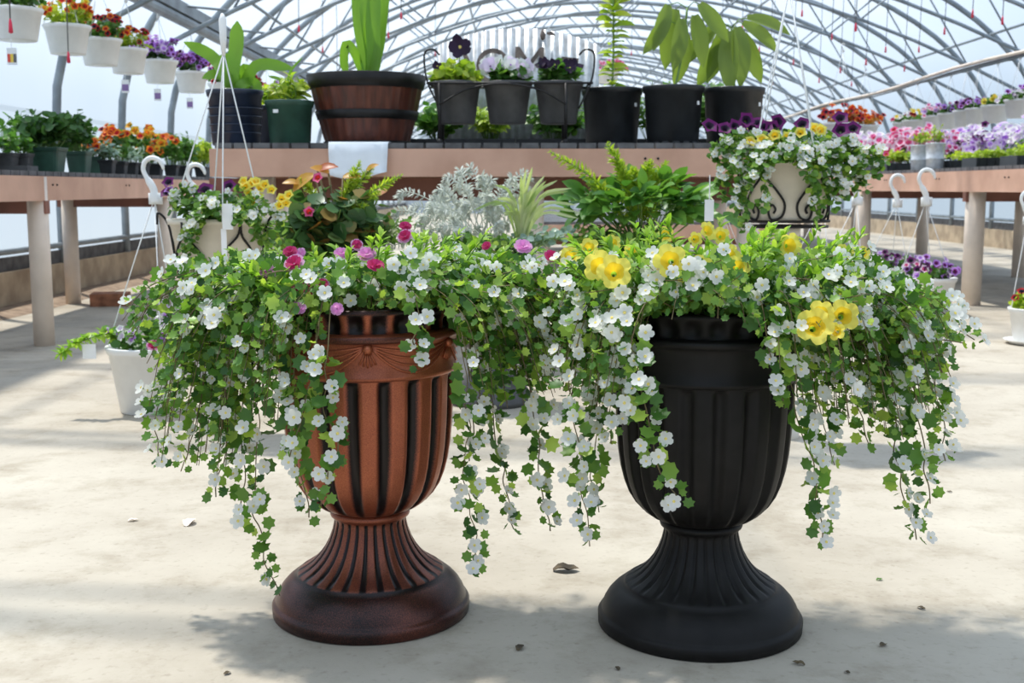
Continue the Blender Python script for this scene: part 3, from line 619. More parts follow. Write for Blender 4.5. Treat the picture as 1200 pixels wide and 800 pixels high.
def ribbon(mb, pts, w, up=(0, -1, .2), fold=.25, m=0):
    k = len(pts); V = []
    for i, p in enumerate(pts):
        t = nrm(np.asarray(pts[min(i + 1, k - 1)]) - np.asarray(pts[max(i - 1, 0)])); s = nrm(np.cross(t, up)); nn = np.cross(s, t); x = i / (k - 1)
        hw = w * min(1, .55 + 1.2 * x) * (1 - max(0, (x - .8) / .2) ** 2 * .92); V += [p - s * hw + nn * hw * fold, p, p + s * hw + nn * hw * fold]
    mb.add(V, [q for i in range(k - 1) for q in ((3 * i, 3 * i + 3, 3 * i + 4, 3 * i + 1), (3 * i + 1, 3 * i + 4, 3 * i + 5, 3 * i + 2))], m)
def hanger(r, c, rr, top, nw=3, hook=True, side=0., hs=1.):
    """moulded white wire hanger: wires to the rim, flat hook on top"""
    c = np.asarray(c, float); top = np.asarray(top, float)
    for k in range(nw):
        a = side + 2 * PI * k / nw; e = c + np.array((rr * math.cos(a), rr * math.sin(a), 0)); mb = MB()
        mb.tube([e - Z3 * .012, e, mix(e, top, .5) + Z3 * .004, top], .0026, 5); mb.build('hanger_wire', M['wire'], r)
    mb = MB()
    if hook:
        pts = [top + np.array((x * hs, 0, z * hs)) for x, z in ((.004, -.02), (0, .01), (-.004, .04), (-.030, .085), (-.040, .115), (-.030, .145), (-.005, .158), (.022, .150), (.036, .130), (.040, .112))]
        c2 = bez(pts, 26); mb.tube(c2, [.020 * hs] * 4 + [.015 * hs] * 4 + [.0095 * hs] * 14 + [.008 * hs, .007 * hs, .006 * hs, .004 * hs], 8)
        mb.box(top + np.array((.004, 0, -.002)), (.052 * hs, .014 * hs, .045 * hs))
    else: mb.tube([top - Z3 * .01, top + Z3 * .05 * hs, top + Z3 * .11 * hs, top + Z3 * .13 * hs], [.006, .012, .013, .005], 8)
    mb.build('hanger_hook', M['wire'], r)
def ptag(r, p, w=.045, h=.075, cols=('tagy',), strap=.05, name='plant_tag'):
    p = np.asarray(p, float); mb = MB(); mb.box(p - Z3 * (strap + h / 2), (w, .0015, h)); mb.tube([p, p - Z3 * strap], .002, 4)
    for i, cc in enumerate(cols): mb.box(p + np.array(((i - (len(cols) - 1) / 2) * w / len(cols) * .9, -.0012, -strap - h * .60)), (w / len(cols) * .86, .001, h * .5), i + 1)
    mb.build(name, [M['tagm']] + [M[c] for c in cols], r, smooth=False)
# ---------------------------------------------------------------- left row of white hanging baskets
def hang_basket(name, px, X, zb, size, label, group, keys, nf, leaf='midgreen', rz=.11, rail=2.31, tagc=None, Y=None, rr=.15, h=.19, fl_size=.05, trailp=0.):
    Y = Y or X * 1365 / (px - 600); r = thing(name, (X, Y, zb), label, 'hanging basket', group); c = np.array((X, Y, zb))
    pot_mesh(r, 'basket', M['white_plastic'], c, rr, rr * .76, h, .010, .03, 32)
    s = bush(r, 'foliage', M[leaf], c + Z3 * (h + rz * .5), rr * 1.38, rr * 1.3, rz * 1.1, 300, .040, 'sc5', c + Z3 * h * .85, droop=trailp)
    if nf: blooms(r, 'petunia_flower', keys, s, nf, fl_size)
    hanger(r, c + Z3 * h, rr, (X, Y, rail - .02), 3, True, R.random() * 2, .5)
    if tagc: ptag(r, c + np.array((.01, -rr * .8 if tagc[-1] != 'side' else 0, 0)), .06, .10, [q for q in tagc if q != 'side'], .055)
    return r
GL = 'white baskets hanging along the left wall'
# baskets hang so that their rail hooks close over the rail at z=2.36
for px, zb, lab, keys, nf, lf, tg in (
    (35, 1.735, 'largest and nearest white hanging basket at the top left corner', ['orange'], 8, 'midgreen', ('tagr', 'tagy', 'tagg')),
    (92, 1.745, 'second white hanging basket on the left with orange and yellow flowers', ['orange', 'yel', 'orange'], 34, 'lime', None),
    (129, 1.735, 'third white hanging basket on the left with orange and dark red flowers', ['orange', 'redf', 'redf'], 34, 'midgreen', None),
    (160, 1.735, 'fourth white hanging basket on the left with red flowers spilling forward', ['redf', 'orange'], 30, 'lime', ('tagp',)),
    (196, 1.735, 'fifth white hanging basket on the left, full of bright purple petunias', ['purple', 'purple', 'lilac'], 95, 'darkgreen', ('tagp',)),
    (232, 1.735, 'sixth white hanging basket on the left, purple petunias behind the strappy potted plant', ['purple', 'purple', 'purple', 'violet'], 95, 'darkgreen', ('tagp',)),
    (268, 1.735, 'white hanging basket of red and white petunias behind the navy pot', ['redf', 'hot', 'whitep'], 50, 'midgreen', None),
    (296, 1.735, 'white hanging basket of dark red petunias, farthest but one in the left row', ['redf'], 40, 'midgreen', None),
    (318, 1.735, 'farthest white hanging basket of the left row, pink red flowers', ['hot', 'redf'], 36, 'lime', None)):
    hang_basket('hanging_basket', px, RXL, zb, 1, lab, GL, keys, nf, lf, tagc=tg, fl_size=.055 if px < 180 else .06)
GR = 'white baskets hanging along the right side'
for px, zb, lab, keys, nf, rr in (
    (1208, 1.62, 'white hanging basket with purple petunias cut by the right edge', ['purple'], 44, .15),
    (1182, 1.62, 'second white hanging basket from the right edge with white and purple flowers', ['whitep', 'purple'], 36, .14),
    (1157, 1.60, 'white hanging basket with a yellow flower and dark red blooms on the right', ['redf', 'yel'], 16, .16),
    (1136, 1.60, 'white hanging basket of violet petunias left of the one with yellow', ['purple', 'violet'], 30, .14),
    (1122, 1.60, 'white hanging basket with sparse purple flowers in the right row', ['violet', 'lilac'], 18, .14),
    (1104, 1.60, 'white hanging basket with a small pink tuft in the right row', ['lightpink', 'purple'], 20, .14),
    (1086, 1.60, 'white hanging basket with a broad lilac pink mound in the right row', ['lightpink', 'lilac'], 30, .15),
    (1066, 1.58, 'white hanging basket with red, white and yellow flowers in the right row', ['redf', 'whitep', 'yel'], 34, .18),
    (1051, 1.58, 'white hanging basket at the far end of the right row', ['hot', 'whitep'], 20, .14)):
    hang_basket('hanging_basket', px, RXR, zb, 1, lab, GR, keys, nf, 'midgreen', .07, 2.29, rr=rr, h=.20, fl_size=.07)
# far hanging baskets deep in the house
for px, py, Y, keys, lab in ((712, 82, 19, ['lightpink', 'hot'], 'small distant hanging basket of pink flowers left of the avocado leaves'), (985, 143, 13.4, ['redf', 'orange'], 'distant mound of rust red flowers behind the dark petunias, upper one'), (1012, 146, 15.5, ['redf', 'orange'], 'distant mound of rust red flowers beside the right row of baskets')):
    p = P(px, py, Y); X = p[0]; zb = p[2] - .2
    hang_basket('hanging_basket', px, X, zb, 1, lab, 'distant hanging baskets', keys, 36, 'bronze' if px > 900 else 'midgreen', .10, min(arch(X - XC) - .05, 2.4 if px > 900 else 3.6), Y=Y, rr=.19, fl_size=.08)
# ---------------------------------------------------------------- left bench plants
def bench_pot(px, Y, X, z, label, cat, group, potm, rt, h, leaf, rx, rz, n, size, tp='sc5', keys=None, nf=0, fs=.04, square=True, name='potted_plant', cx=None, tags=0, fk='flower'):
    X = X if X is not None else (px - 600) / 1365 * (Y * FW[1] * 1.0)
    c = np.array((X, Y, z)); r = thing(name, tuple(c), label, cat, group)
    pot_mesh(r, 'pot', M[potm], c, rt, rt * .78, h, .006, .025, 32 if not square else 40, square)
    s = bush(r, 'foliage', M[leaf], c + Z3 * (h + rz * .75), rx, rx, rz, n, size, tp, c + Z3 * h * .85)
    if nf: blooms(r, fk, keys, s, nf, fs)
    for q in range(tags): ptag(r, c + np.array((.02 * q - rt * .3, -rt * .5, h + .12)), .016, .10, (), .0, 'plant_label')
    return r
def bx(px, Y): return (px - 600) / 1365 * (Y * .9914 + .1)
LG = 'potted seedlings on the left bench'
rows = [
 (20, 6.75, 'grey_pot', .055, .11, 'midgreen', .09, .07, 110, .035, None, 0, 'square grey pot of light green seedlings at the left edge of the left bench'),
 (-3, 6.6, 'grey_pot', .055, .11, 'midgreen', .09, .10, 110, .035, None, 0, 'square grey pot of taller greens cut by the left edge of the photo'),
 (38, 6.85, 'grey_pot', .05, .11, 'midgreen', .09, .06, 110, .035, None, 0, 'square grey pot of seedlings with a white label, touching the big green pot'),
 (66, 7.05, 'green_plastic', .10, .15, 'darkgreen', .20, .13, 420, .055, None, 0, 'large dark green pot with a wide bushy dark plant on the left bench'),
 (101, 7.5, 'green_plastic', .075, .14, 'darkgreen', .12, .15, 240, .05, ['hot'], 4, 'medium dark green pot with a tall feathery plant on the left bench'),
 (120, 8.0, 'green_plastic', .055, .12, 'bluegreen', .10, .06, 150, .045, ['orange'], 3, 'narrow green pot with silvery succulent leaves on the left bench'),
 (133, 8.0, 'black_plastic', .055, .10, 'bluegreen', .11, .07, 150, .045, ['orange'], 2, 'black pot with blue green leaves right of the narrow green pot'),
 (147, 8.4, 'black_plastic', .055, .10, 'midgreen', .11, .14, 180, .04, ['red', ], 14, 'black pot with bright red orange flowers on the left bench'),
 (160, 8.8, 'black_plastic', .055, .10, 'bluegreen', .11, .07, 150, .045, None, 0, 'black pot with grey green rosette in front of the red flowers'),
 (172, 9.0, 'black_plastic', .06, .10, 'midgreen', .14, .17, 220, .04, ['orange', 'amber'], 16, 'black pot with tall orange and amber flowers on the left bench'),
 (188, 9.3, 'black_plastic', .06, .10, 'midgreen', .14, .13, 220, .04, ['amber', 'orange'], 16, 'black pot with amber flowers beside the white plastic hook'),
 (206, 9.7, 'black_plastic', .06, .10, 'midgreen', .14, .17, 220, .045, ['orange'], 5, 'black pot of plain green plants right of the amber flowers'),
 (222, 10.1, 'black_plastic', .06, .10, 'midgreen', .14, .16, 220, .045, None, 0, 'black pot of bushy greens left of the navy pot on the left bench'),
 (240, 10.6, 'black_plastic', .06, .10, 'lime', .14, .14, 220, .045, None, 0, 'black pot of pale greens, last visible on the left bench before the navy pot')]
for px, Y, pm, rt, h, lf, rx, rz, n, sz, keys, nf, lab in rows:
    k2 = None
    if keys: k2 = ['orange' if k == 'red' else k for k in keys]
    bench_pot(px, Y, bx(px, Y), LZ, lab, 'potted plant', LG, pm, rt, h, lf, rx, rz, n, sz, 'sc5' if lf != 'bluegreen' else 'la', k2, nf, .072, True, tags=1 if px in (38, 20, 120) else 0)
for px, Y, lf, lab in ((12, 7.6, 'midgreen', 'green potted plant behind the grey seedling pots on the left bench'), (48, 7.9, 'darkgreen', 'dark leafy potted plant behind the large green pot'), (84, 8.6, 'midgreen', 'green potted plant behind the feathery one on the left bench'), (122, 9.3, 'midgreen', 'potted plant with orange flowers in the rear row of the left bench'), (150, 10.2, 'midgreen', 'rear row potted plant with red orange flowers on the left bench'), (205, 11.2, 'midgreen', 'tall green potted plant in the rear row near the wall post'), (232, 12.0, 'lime', 'pale green potted plant in the rear row beside the navy pot')):
    fl_ = px in (122, 150); X = bx(px, Y); X = max(-3.15, min(-2.7, X))
    bench_pot(px, Y, X, LZ, lab, 'potted plant', LG, 'black_plastic', .07, .12, lf, .15, .16, 240, .05, 'sc5', ['orange', 'redf'] if fl_ else None, 14 if fl_ else 0, .055)
m = MB(); Xt = bx(18, 6.75); 
for dx, dy, w_, d_ in ((0, -.075, .30, .006), (0, .075, .30, .006), (-.15, 0, .006, .15), (.15, 0, .006, .15)): m.box((Xt + dx, 6.74 + dy, LZ + .018), (w_, d_, .036))
m.box((Xt, 6.74, LZ + .003), (.30, .15, .004)); tag(m.build('carry_tray', M['grey_pot'], smooth=False), 'shallow dark tray under the grey seedling pots at the left edge', 'tray')
# ---------------------------------------------------------------- right bench
RG = 'flower trays on the right bench'
def flat(px, Y, w, d, label, leaf, keys, nf, hz=.07, name='seedling_tray', fs=.055, th=.07, X=None):
    X = X if X is not None else bx(px, Y); r = thing(name, (X, Y, RZ), label, 'plant tray', RG); m = MB(); nx = max(2, int(w / .055))
    m.box((X, Y, RZ + .004), (w, d, .008)); 
    for s in (-1, 1): m.box((X, Y + s * d / 2, RZ + th / 2), (w, .006, th)); m.box((X + s * w / 2, Y, RZ + th / 2), (.006, d, th))
    for i in range(nx): m.box((X - w / 2 + (i + .5) * w / nx, Y - d / 2 - .005, RZ + th * .45), (w / nx * .45, .008, th * .8))
    m.build('tray', M['black_plastic'], r, smooth=False); m = MB(); m.box((X, Y, RZ + th * .8), (w - .014, d - .014, .01)); m.build('soil', M['soil'], r, smooth=False)
    s = bush(r, 'foliage', M[leaf], (X, Y, RZ + th + hz * .5), w * .52, d * .52, hz, 300, .035, 'sc5', (X, Y, RZ + th), bottom=.0)
    if nf: blooms(r, 'flower', keys, s, nf, fs, cam=.6)
    return r
flat(1225, 8.15, .62, .28, 'black tray of lime seedlings nearest on the right bench, cut by the photo edge', 'lime', None, 0)
flat(1175, 8.75, .60, .28, 'black cell tray of low lime green seedlings on the right bench', 'lime', None, 0, .05)
flat(1140, 9.55, .56, .28, 'black cell tray of yellow green seedlings next to the silver buckets', 'lime', ['violet'], 2, .05)
flat(1046, 10.6, .26, .26, 'small black tray with lime leaves left of the silver buckets', 'lime', ['hot'], 3, .08)
for i, (px, Y, keys, lab) in enumerate(((4.4, 9.9, ['whitep', 'lilac', 'whitep'], 'tray of white and lilac petunias behind the nearest seedling trays'), (4.4, 10.45, ['whitep', 'whitep', 'lilac'], 'tray of white petunias in the middle of the right bench'), (4.4, 11.0, ['lilac', 'whitep', 'violet'], 'tray of lilac petunias behind the buckets'), (4.4, 11.6, ['lilac', 'lightpink'], 'tray of pale lilac and pink petunias behind the buckets on the right bench'), (3.78, 11.1, ['hot', 'lightpink', 'lightpink', 'lightpink'], 'tray of hot pink and light pink petunias on the right bench'), (3.78, 11.7, ['lightpink', 'whitep', 'lightpink', 'hot'], 'tray of light pink petunias with hot pink ones, left end of the right bench'), (3.78, 12.3, ['lightpink', 'lightpink', 'whitep'], 'tray of light pink petunias farthest left behind the scroll planter'), (4.4, 12.9, ['lilac', 'lightpink'], 'rear tray of mixed lilac and pink petunias on the right bench'), (4.4, 9.35, ['purple', 'lilac', 'whitep'], 'rear tray of purple and white petunias by the right edge'), (4.4, 12.25, ['lightpink', 'whitep'], 'rear tray of pale pink petunias under the hanging baskets'))):
    X = px
    flat(0, Y, .56, .46, lab, 'midgreen', keys, 90, .21, 'petunia_tray', .095, .07, X=X)
def bucket(px, Y, label):
    X = bx(px, Y); c = np.array((X, Y, RZ)); r = thing('metal_bucket', tuple(c), label, 'bucket', 'silver buckets on the right bench'); m = MB()
    m.lathe([(.001, 0), (.062, 0), (.065, .004), (.070, .08), (.072, .083), (.072, .09), (.070, .093), (.076, .20), (.080, .203), (.080, .21), (.074, .212), (.070, .19)], 28, o=tuple(c)); m.build('bucket_wall', M['galv'], r)
    m = MB(); m.lathe([(.070, .19), (.001, .195)], 16, o=tuple(c)); m.build('soil', M['soil'], r)
    s = bush(r, 'foliage', M['fern'], c + Z3 * .27, .10, .10, .08, 200, .030, 'la', c + Z3 * .2); blooms(r, 'flower', ['lilac', 'whitep'], s, 5, .04)
bucket(1071, 10.0, 'left one of the two small silver buckets on the right bench'); bucket(1089, 9.55, 'right one of the two small silver buckets on the right bench')
# ---------------------------------------------------------------- centre bench
CYF = 5.85
def cpot(name, px, w_px, h, Y, label, m, taper=.8, cat='pot plant', ribs=0):
    X = bx(px, Y); c = np.array((X, Y, CZ)); r = thing(name, tuple(c), label, cat); rt = w_px / 2 / 1365 * Y * .995
    pot_mesh(r, 'pot', M[m], c, rt - .008, rt * taper, h, .008, .032, 40, ribs=ribs); return r, c, rt
r, c, rt = cpot('potted_lily', 284, 66, .27, 5.9, 'navy blue ridged pot with broad strappy bright green leaves', 'navy', .82)
for z in (.06, .10, .14, .18): 
    m = MB(); k = .82 + (1 - .82) * z / .27; m.tube([c + np.array((rt * .99 * k * math.cos(a), rt * .99 * k * math.sin(a), z)) for a in np.arange(0, 2 * PI, .2)], .004, 6, closed=True); m.build('pot_ring', M['navy'], r)
b0 = c + Z3 * .24
for dx, pts, w in ((0, ((0, .10), (.02, .24), (.025, .365)), .036), (0, ((-.03, .09), (-.12, .20), (-.245, .265)), .030), (0, ((-.02, .06), (-.08, .11), (-.15, .085)), .026), (0, ((.05, .06), (.13, .15), (.30, .135)), .030), (0, ((.0, .09), (-.03, .17), (-.06, .20)), .028), (0, ((.04, .05), (.09, .07), (.13, .02)), .026), (0, ((0.02, .08), (.05, .14), (.07, .12)), .022)):
    m = MB(); ribbon(m, bez([b0 - Z3 * .02] + [b0 + np.array((x, R.uniform(-.05, .05), z)) for x, z in pts], 14), w); m.build('strap_leaf', M['strap'], r)
r, c, rt = cpot('potted_plant', 346, 57, .21, 5.78, 'green plastic pot with white sticker and small yellow green shoots', 'green_plastic', .82)
m = MB(); m.box(c + np.array((-.045, -rt * .965, .155)), (.026, .003, .016), 0, -.25); m.build('sticker', M['tagm'], r, smooth=False)
bush(r, 'foliage', M['fern'], c + Z3 * .26, .10, .08, .07, 120, .05, 'la', c + Z3 * .18)
m = MB(); ribbon(m, bez([c + Z3 * .18, c + np.array((.0, 0, .33)), c + np.array((.07, 0, .42))], 10), .006); ribbon(m, bez([c + Z3 * .18, c + np.array((-.03, 0, .30)), c + np.array((-.10, 0, .33))], 10), .008); m.build('grass_blade', M['strap'], r)
r, c, rt = cpot('potted_petunia', 330, 60, .22, 6.3, 'navy pot with lilac petunias half hidden behind the green pot', 'navy', .85); s = bush(r, 'foliage', M['fern'], c + Z3 * .27, .14, .10, .08, 160, .04, 'sc5', c + Z3 * .2); blooms(r, 'petunia_flower', ['purple', 'lilac'], [q for q in s if q[0][0] > c[0]] or s, 8, .05)
# half barrel
X = bx(434.5, 5.95); c = np.array((X, 5.95, CZ)); r = thing('barrel_planter', tuple(c), 'dark brown half barrel planter with black bands and tall thick green leaves', 'planter'); rt, rb, hh = .29, .205, .335
def rad(z): return rb + (rt - rb) * (z / hh) ** .85
m = MB(); m.lathe([(.001, 0)] + [(rad(z), z) for z in np.linspace(0, hh, 14)] + [(rt - .02, hh), (rt - .03, hh - .05)], 112, o=tuple(c), fl=lambda i, z, a: 1 - (.022 if (a * 28 / (2 * PI)) % 1 < .12 else 0)); m.build('stave_wall', M['barrel'], r)
for z0, z1, nm in ((.275, .345, 'rim_band'), (.125, .17, 'barrel_band'), (.0, .022, 'barrel_band')):
    m = MB(); m.lathe([(rad(z0) - .004, z0), (rad(z0) + .006, z0 + .002), (rad(z1) + .008, z1 - .003), (rad(z1) - .004, z1)], 64, o=tuple(c)); m.build(nm, M['iron'], r)
m = MB(); m.lathe([(rt - .03, hh - .04), (.001, hh - .03)], 24, o=tuple(c)); m.build('soil', M['soil'], r)
b0 = c + Z3 * (hh - .04)
for pts, w in ((((.02, .15), (.0, .35), (-.005, .60)), .026), (((.06, .15), (.085, .35), (.115, .62)), .026), (((-.01, .12), (-.04, .30), (-.055, .55)), .022), (((-.03, .08), (-.06, .17), (-.095, .20), (-.11, .12), (-.10, .05)), .022), (((.04, .1), (.04, .3), (.05, .5)), .036)):
    m = MB(); ribbon(m, bez([b0] + [b0 + np.array((x, R.uniform(-.03, .03), z)) for x, z in pts], 16), w, fold=.5); m.build('strap_leaf', M['strap'], r)
# iron rack with three grey pots: rack is one thing, each pot of pansies another
rk = thing('pot_rack', (bx(600, 5.75), 5.75, CZ), 'black iron rack on feet holding three grey pots of pansies', 'plant rack')
YR = 5.78; zr = CZ + .285
for px in (519, 660):
    for yy in (YR - .13, YR + .13):
        x = bx(px, YR); m = MB(); m.tube([(x, yy, CZ + .012), (x, yy, zr)], .008, 8); m.lathe([(.001, 0), (.014, 0), (.016, .008), (.013, .02), (.006, .024)], 12, o=(x, yy, CZ)); m.build('leg', M['iron'], rk)
x0, x1 = bx(519, YR), bx(660, YR)
for yy in (YR - .13, YR + .13):
    m = MB(); m.tube([(bx(505, YR), yy, zr), (bx(690, YR), yy, zr)], .006, 6); m.build('rail', M['iron'], rk)
m = MB(); m.tube(bez([(x0, YR - .135, zr - .10), (mix(x0, x1, .22), YR - .137, zr - .03), (mix(x0, x1, .5), YR - .138, zr - .004), (mix(x0, x1, .78), YR - .137, zr - .03), (x1, YR - .135, zr - .10)], 24), .005, 6); m.build('arch_brace', M['iron'], rk)
for s, px in ((-1, 508), (1, 686)):
    x = bx(px, YR); m = MB(); m.tube(bez([(x - s * .05, YR - .13, zr - .12), (x, YR - .13, zr - .02), (x + s * .02, YR - .13, zr + .06), (x + s * .02, YR - .13, zr + .14), (x - s * .02, YR - .13, zr + .155), (x - s * .05, YR - .13, zr + .13)], 22), .005, 6); m.build('end_scroll', M['iron'], rk)
    m = MB(); m.tube([(x, YR - .13, zr), (x, YR + .13, zr)], .005, 6); m.build('end_bar', M['iron'], rk)
for px, lab, keys, nf in ((537, 'left grey pot in the iron rack with a big near black pansy', ['pansy_black'], 2), (595, 'middle grey pot in the iron rack with lilac and white pansies', ['pansy_lilac', 'pansy_lilac', 'pansy_white'], 15), (653, 'right grey pot in the iron rack with black purple pansies', ['pansy_black'], 9)):
    X = bx(px, YR); c = np.array((X, YR, CZ + .10)); r = thing('pansy_pot', tuple(c), lab, 'pot plant', 'pansy pots in the iron rack')
    pot_mesh(r, 'pot', M['grey_pot'], c, .117, .088, .20, .006, .03, 32); s = bush(r, 'foliage', M['midgreen'] if px != 537 else M['fern'], c + Z3 * .235, .13, .11, .06, 300, .045, 'sc5', c + Z3 * .17)
    if px == 537:
        for dx, dz, sz in ((.02, .36, .115), (-.09, .27, .05)):
            n_ = nrm((0.1, -1, .1)); inst('pansy_flower', FM['pansy_black'], r, c + np.array((dx, -.06, dz)), frame(np.cross(n_, (0, 0, 1)), n_), sz); m = MB(); m.tube([c + np.array((dx * .5, 0, .18)), c + np.array((dx, -.055, dz))], .003, 5); m.build('flower_stalk', M['gstem'], r)
    else: blooms(r, 'pansy_flower', keys, s, nf, .072, .1, cam=1.)
def blackpot(px, label, Y=5.85, w=72, h=.285):
    r, c, rt = cpot('nursery_pot', px, w, h, Y, label, 'black_plastic', .82, 'pot plant')
    for q in range(14):
        a = 2 * PI * q / 14; m = None
    m = MB()
    for q in range(16): a = 2 * PI * q / 16; m.box(c + np.array((rt * .83 * math.cos(a), rt * .83 * math.sin(a), .008)), (.03, .012, .016), 0, a + PI / 2)
    m.build('foot_ring', M['black_plastic'], r, smooth=False)
    m = MB(); m.box(c + np.array((rt * .70, -rt * .66, h * .70)), (.014, .004, .018), 0, .8); m.build('sticker', M['tagm'], r, smooth=False); return r, c, rt
r, c, rt = blackpot(714, 'black nursery pot with an upright yellow green leafy shoot', 5.98)
m = MB(); b0 = c + Z3 * .24; st = bez([b0, b0 + np.array((.005, 0, .25)), b0 + np.array((.0, 0, .56))], 24); m.tube(st, .005, 6); m.build('stem', M['gstem'], r); m = MB()
for i in range(2, 24):
    for q in range(3 if i < 17 else 4): a = R.uniform(0, 2 * PI); d = nrm(np.array((math.cos(a), math.sin(a) * .8, .25 + (.3 if i > 18 else 0)))); m.put(T['broad'], frame(d, nrm(np.array((0, -.5, .8)) + rv(.3))), st[i] - Z3 * .02 * (i < 22), (.075 if i < 16 else .10) * R.uniform(.7, 1.15))
m.build('leaves', M['lime'], r)
def avocado(r, c, tip, leaves):
    m = MB(); b0 = c + Z3 * .24; st = bez([b0, mix(b0, tip, .5) + np.array((.01, 0, 0)), tip], 14); m.tube(st, .006, 6); m.build('stem', M['gstem'], r)
    for (dx, dz, L, ax, az) in leaves:
        m = MB(); p = np.array((tip[0] + dx, c[1] + R.uniform(-.04, .04), tip[2] + dz)); d = nrm((ax, R.uniform(-.4, .1), az)); att = st[9] if dz < 0 else st[-1]; m.tube([att, mix(att, p, .5) + Z3 * .02, p], .0025, 4, 1)
        m.put(T['avo'], frame(d, nrm(np.array((0, -1, .35)) + rv(.45))), p, L * 1.15); m.build('broad_leaf', [M['avocado'], M['gstem']], r)
r, c, rt = blackpot(784, 'middle black nursery pot with a slender stem and drooping broad leaves', w=72)
avocado(r, c, c + np.array((.06, 0, .66)), [(-.09, .02, .20, -.3, -1), (-.05, .0, .25, -.2, -1), (-.03, -.05, .22, -.1, -1), (.04, -.03, .22, .2, -1), (-.1, -.05, .17, -.5, -.8), (.0, -.12, .22, -.15, -1), (.06, .02, .2, .6, -.8)])
r, c, rt = blackpot(853, 'right black nursery pot with broad yellowing leaves on a thin stem', Y=5.95, w=72)
avocado(r, c, c + np.array((-.02, 0, .58)), [(-.03, .0, .24, -.3, -1), (.02, .0, .26, .1, -1), (.05, .02, .2, .8, -.5), (-.08, .0, .22, -.7, -.7), (-.01, -.02, .27, -.1, -1), (.06, -.03, .22, .35, -1), (.08, .05, .2, .8, -.2), (-.05, -.06, .22, -.5, -1)])
r['label'] = 'right black nursery pot with broad yellowing leaves on a thin stem'
# trays of low greens at the back of the centre bench
for i, (px, w, lab, lf) in enumerate(((515, .30, 'black tray of green seedlings behind the left pansy pot', 'midgreen'), (575, .26, 'black tray of loose pale greens behind the middle pansy pot', 'fern'), (650, .42, 'black tray of green seedlings behind the right pansy pot', 'midgreen'), (765, .40, 'black tray of tall greens behind the nursery pots', 'midgreen'), (835, .36, 'black tray of tall feathery greens behind the right nursery pots', 'midgreen'))):
    Y = 6.42; X = bx(px, Y); r = thing('seedling_tray', (X, Y, CZ), lab, 'plant tray', 'trays at the back of the centre bench'); m = MB(); m.box((X, Y, CZ + .004), (w, .26, .008))
    for s in (-1, 1): m.box((X, Y + s * .13, CZ + .025), (w, .006, .05)); m.box((X + s * w / 2, Y, CZ + .025), (.006, .26, .05))
    m.build('tray', M['black_plastic'], r, smooth=False); m = MB(); m.box((X, Y, CZ + .036), (w - .02, .24, .01)); m.build('soil', M['soil'], r, smooth=False)
    hz = .12 if px < 700 else .19; bush(r, 'foliage', M[lf], (X, Y, CZ + .05 + hz * .7), w * .5, .13, hz, 420, .045, 'la' if i % 2 else 'sc5', (X, Y, CZ + .04), bottom=0.)
m = MB()   # sheet of paper hanging over the beam
x0, x1 = bx(388, 5.5), bx(459, 5.5); V = []; ny = 10
for i in range(9):
    t = i / 8; x = mix(x0, x1, t)
    pr = [(5.70, CZ + .004), (5.60, CZ + .0045), (5.53, CZ + .005), (5.508, CZ - .006), (5.498, CZ - .05), (5.492, CZ - .09), (5.486, CZ - .135), (5.480, CZ - .15 - .02 * math.sin(t * 4))]
    for j, (y, z) in enumerate(pr): V.append((x + (.012 * (j / 7) * (1 - 2 * t)), y - (.006 * math.sin(t * 9 + j * .8) if j > 3 else 0), z))
m.add(V, [(i * 8 + j, i * 8 + j + 1, i * 8 + j + 9, i * 8 + j + 8) for i in range(8) for j in range(7)]); pa = m.build('paper_sheet', M['paper']); sm = pa.modifiers.new('thickness', 'SOLIDIFY'); sm.thickness = .001; tag(pa, 'crumpled white paper sheet draped over the beam below the barrel planter', 'paper')
# ---------------------------------------------------------------- corrugated HOME sign behind the pansies
YS = 6.62; cxs = bx(607, YS); r = thing('garden_sign', (cxs, YS, CZ), 'arched corrugated metal garden sign with rusty letters behind the pansies', 'sign')
zc = P(600, 175, YS)[2]; Rm = .56
m = MB(); V = []; nn = 150
for i in range(nn + 1):
    x = -.45 + .9 * i / nn; y = .007 * math.sin(i / nn * 2 * PI * 19); zt = P(600, 33, YS)[2] - .115 * (x / .5) ** 2
    V += [(cxs + x, YS + y, CZ + .02), (cxs + x, YS + y, zt)]
m.add(V, [(2 * i, 2 * i + 2, 2 * i + 3, 2 * i + 1) for i in range(nn)]); o = m.build('corrugated_sheet', M['galv'], r); o.modifiers.new('thickness', 'SOLIDIFY').thickness = .001
for px, ch, pz, rot in ((549, 'H', 70, .42), (580, 'O', 62, .12), (620, 'M', 60, -.02), (663, 'E', 72, -.10)):
    cu = bpy.data.curves.new('letter', 'FONT'); cu.body = ch; cu.size = .25; cu.extrude = .004; cu.align_x = 'CENTER'; tmp = bpy.data.objects.new('tmp', cu); COL.objects.link(tmp); bpy.context.view_layer.update()
    me = bpy.data.meshes.new_from_object(tmp); bpy.data.objects.remove(tmp); me.materials.clear(); me.materials.append(M['rusty']); o = bpy.data.objects.new('sign_letter', me); COL.objects.link(o); o.parent = r
    p = P(px, pz, YS - .014); o.location = (p[0] - cxs, -.016, p[2] - .165 - CZ); o.rotation_euler = (PI / 2, -rot * 1., 0); o.scale = (1, 1.1, 1)
m = MB(); bp_ = P(636, 42, YS) + np.array((0, -.03, 0)); m.lathe([(.001, -.03), (.012, -.02), (.016, 0), (.008, .025), (.001, .035)], 10, o=tuple(bp_ - Z3 * .0)); ribbon(m, [bp_ + np.array((.02, 0, .01)), bp_ + np.array((.05, 0, .008)), bp_ + np.array((.07, 0, -.002))], .012); m.build('metal_bird', M['rusty'], r)
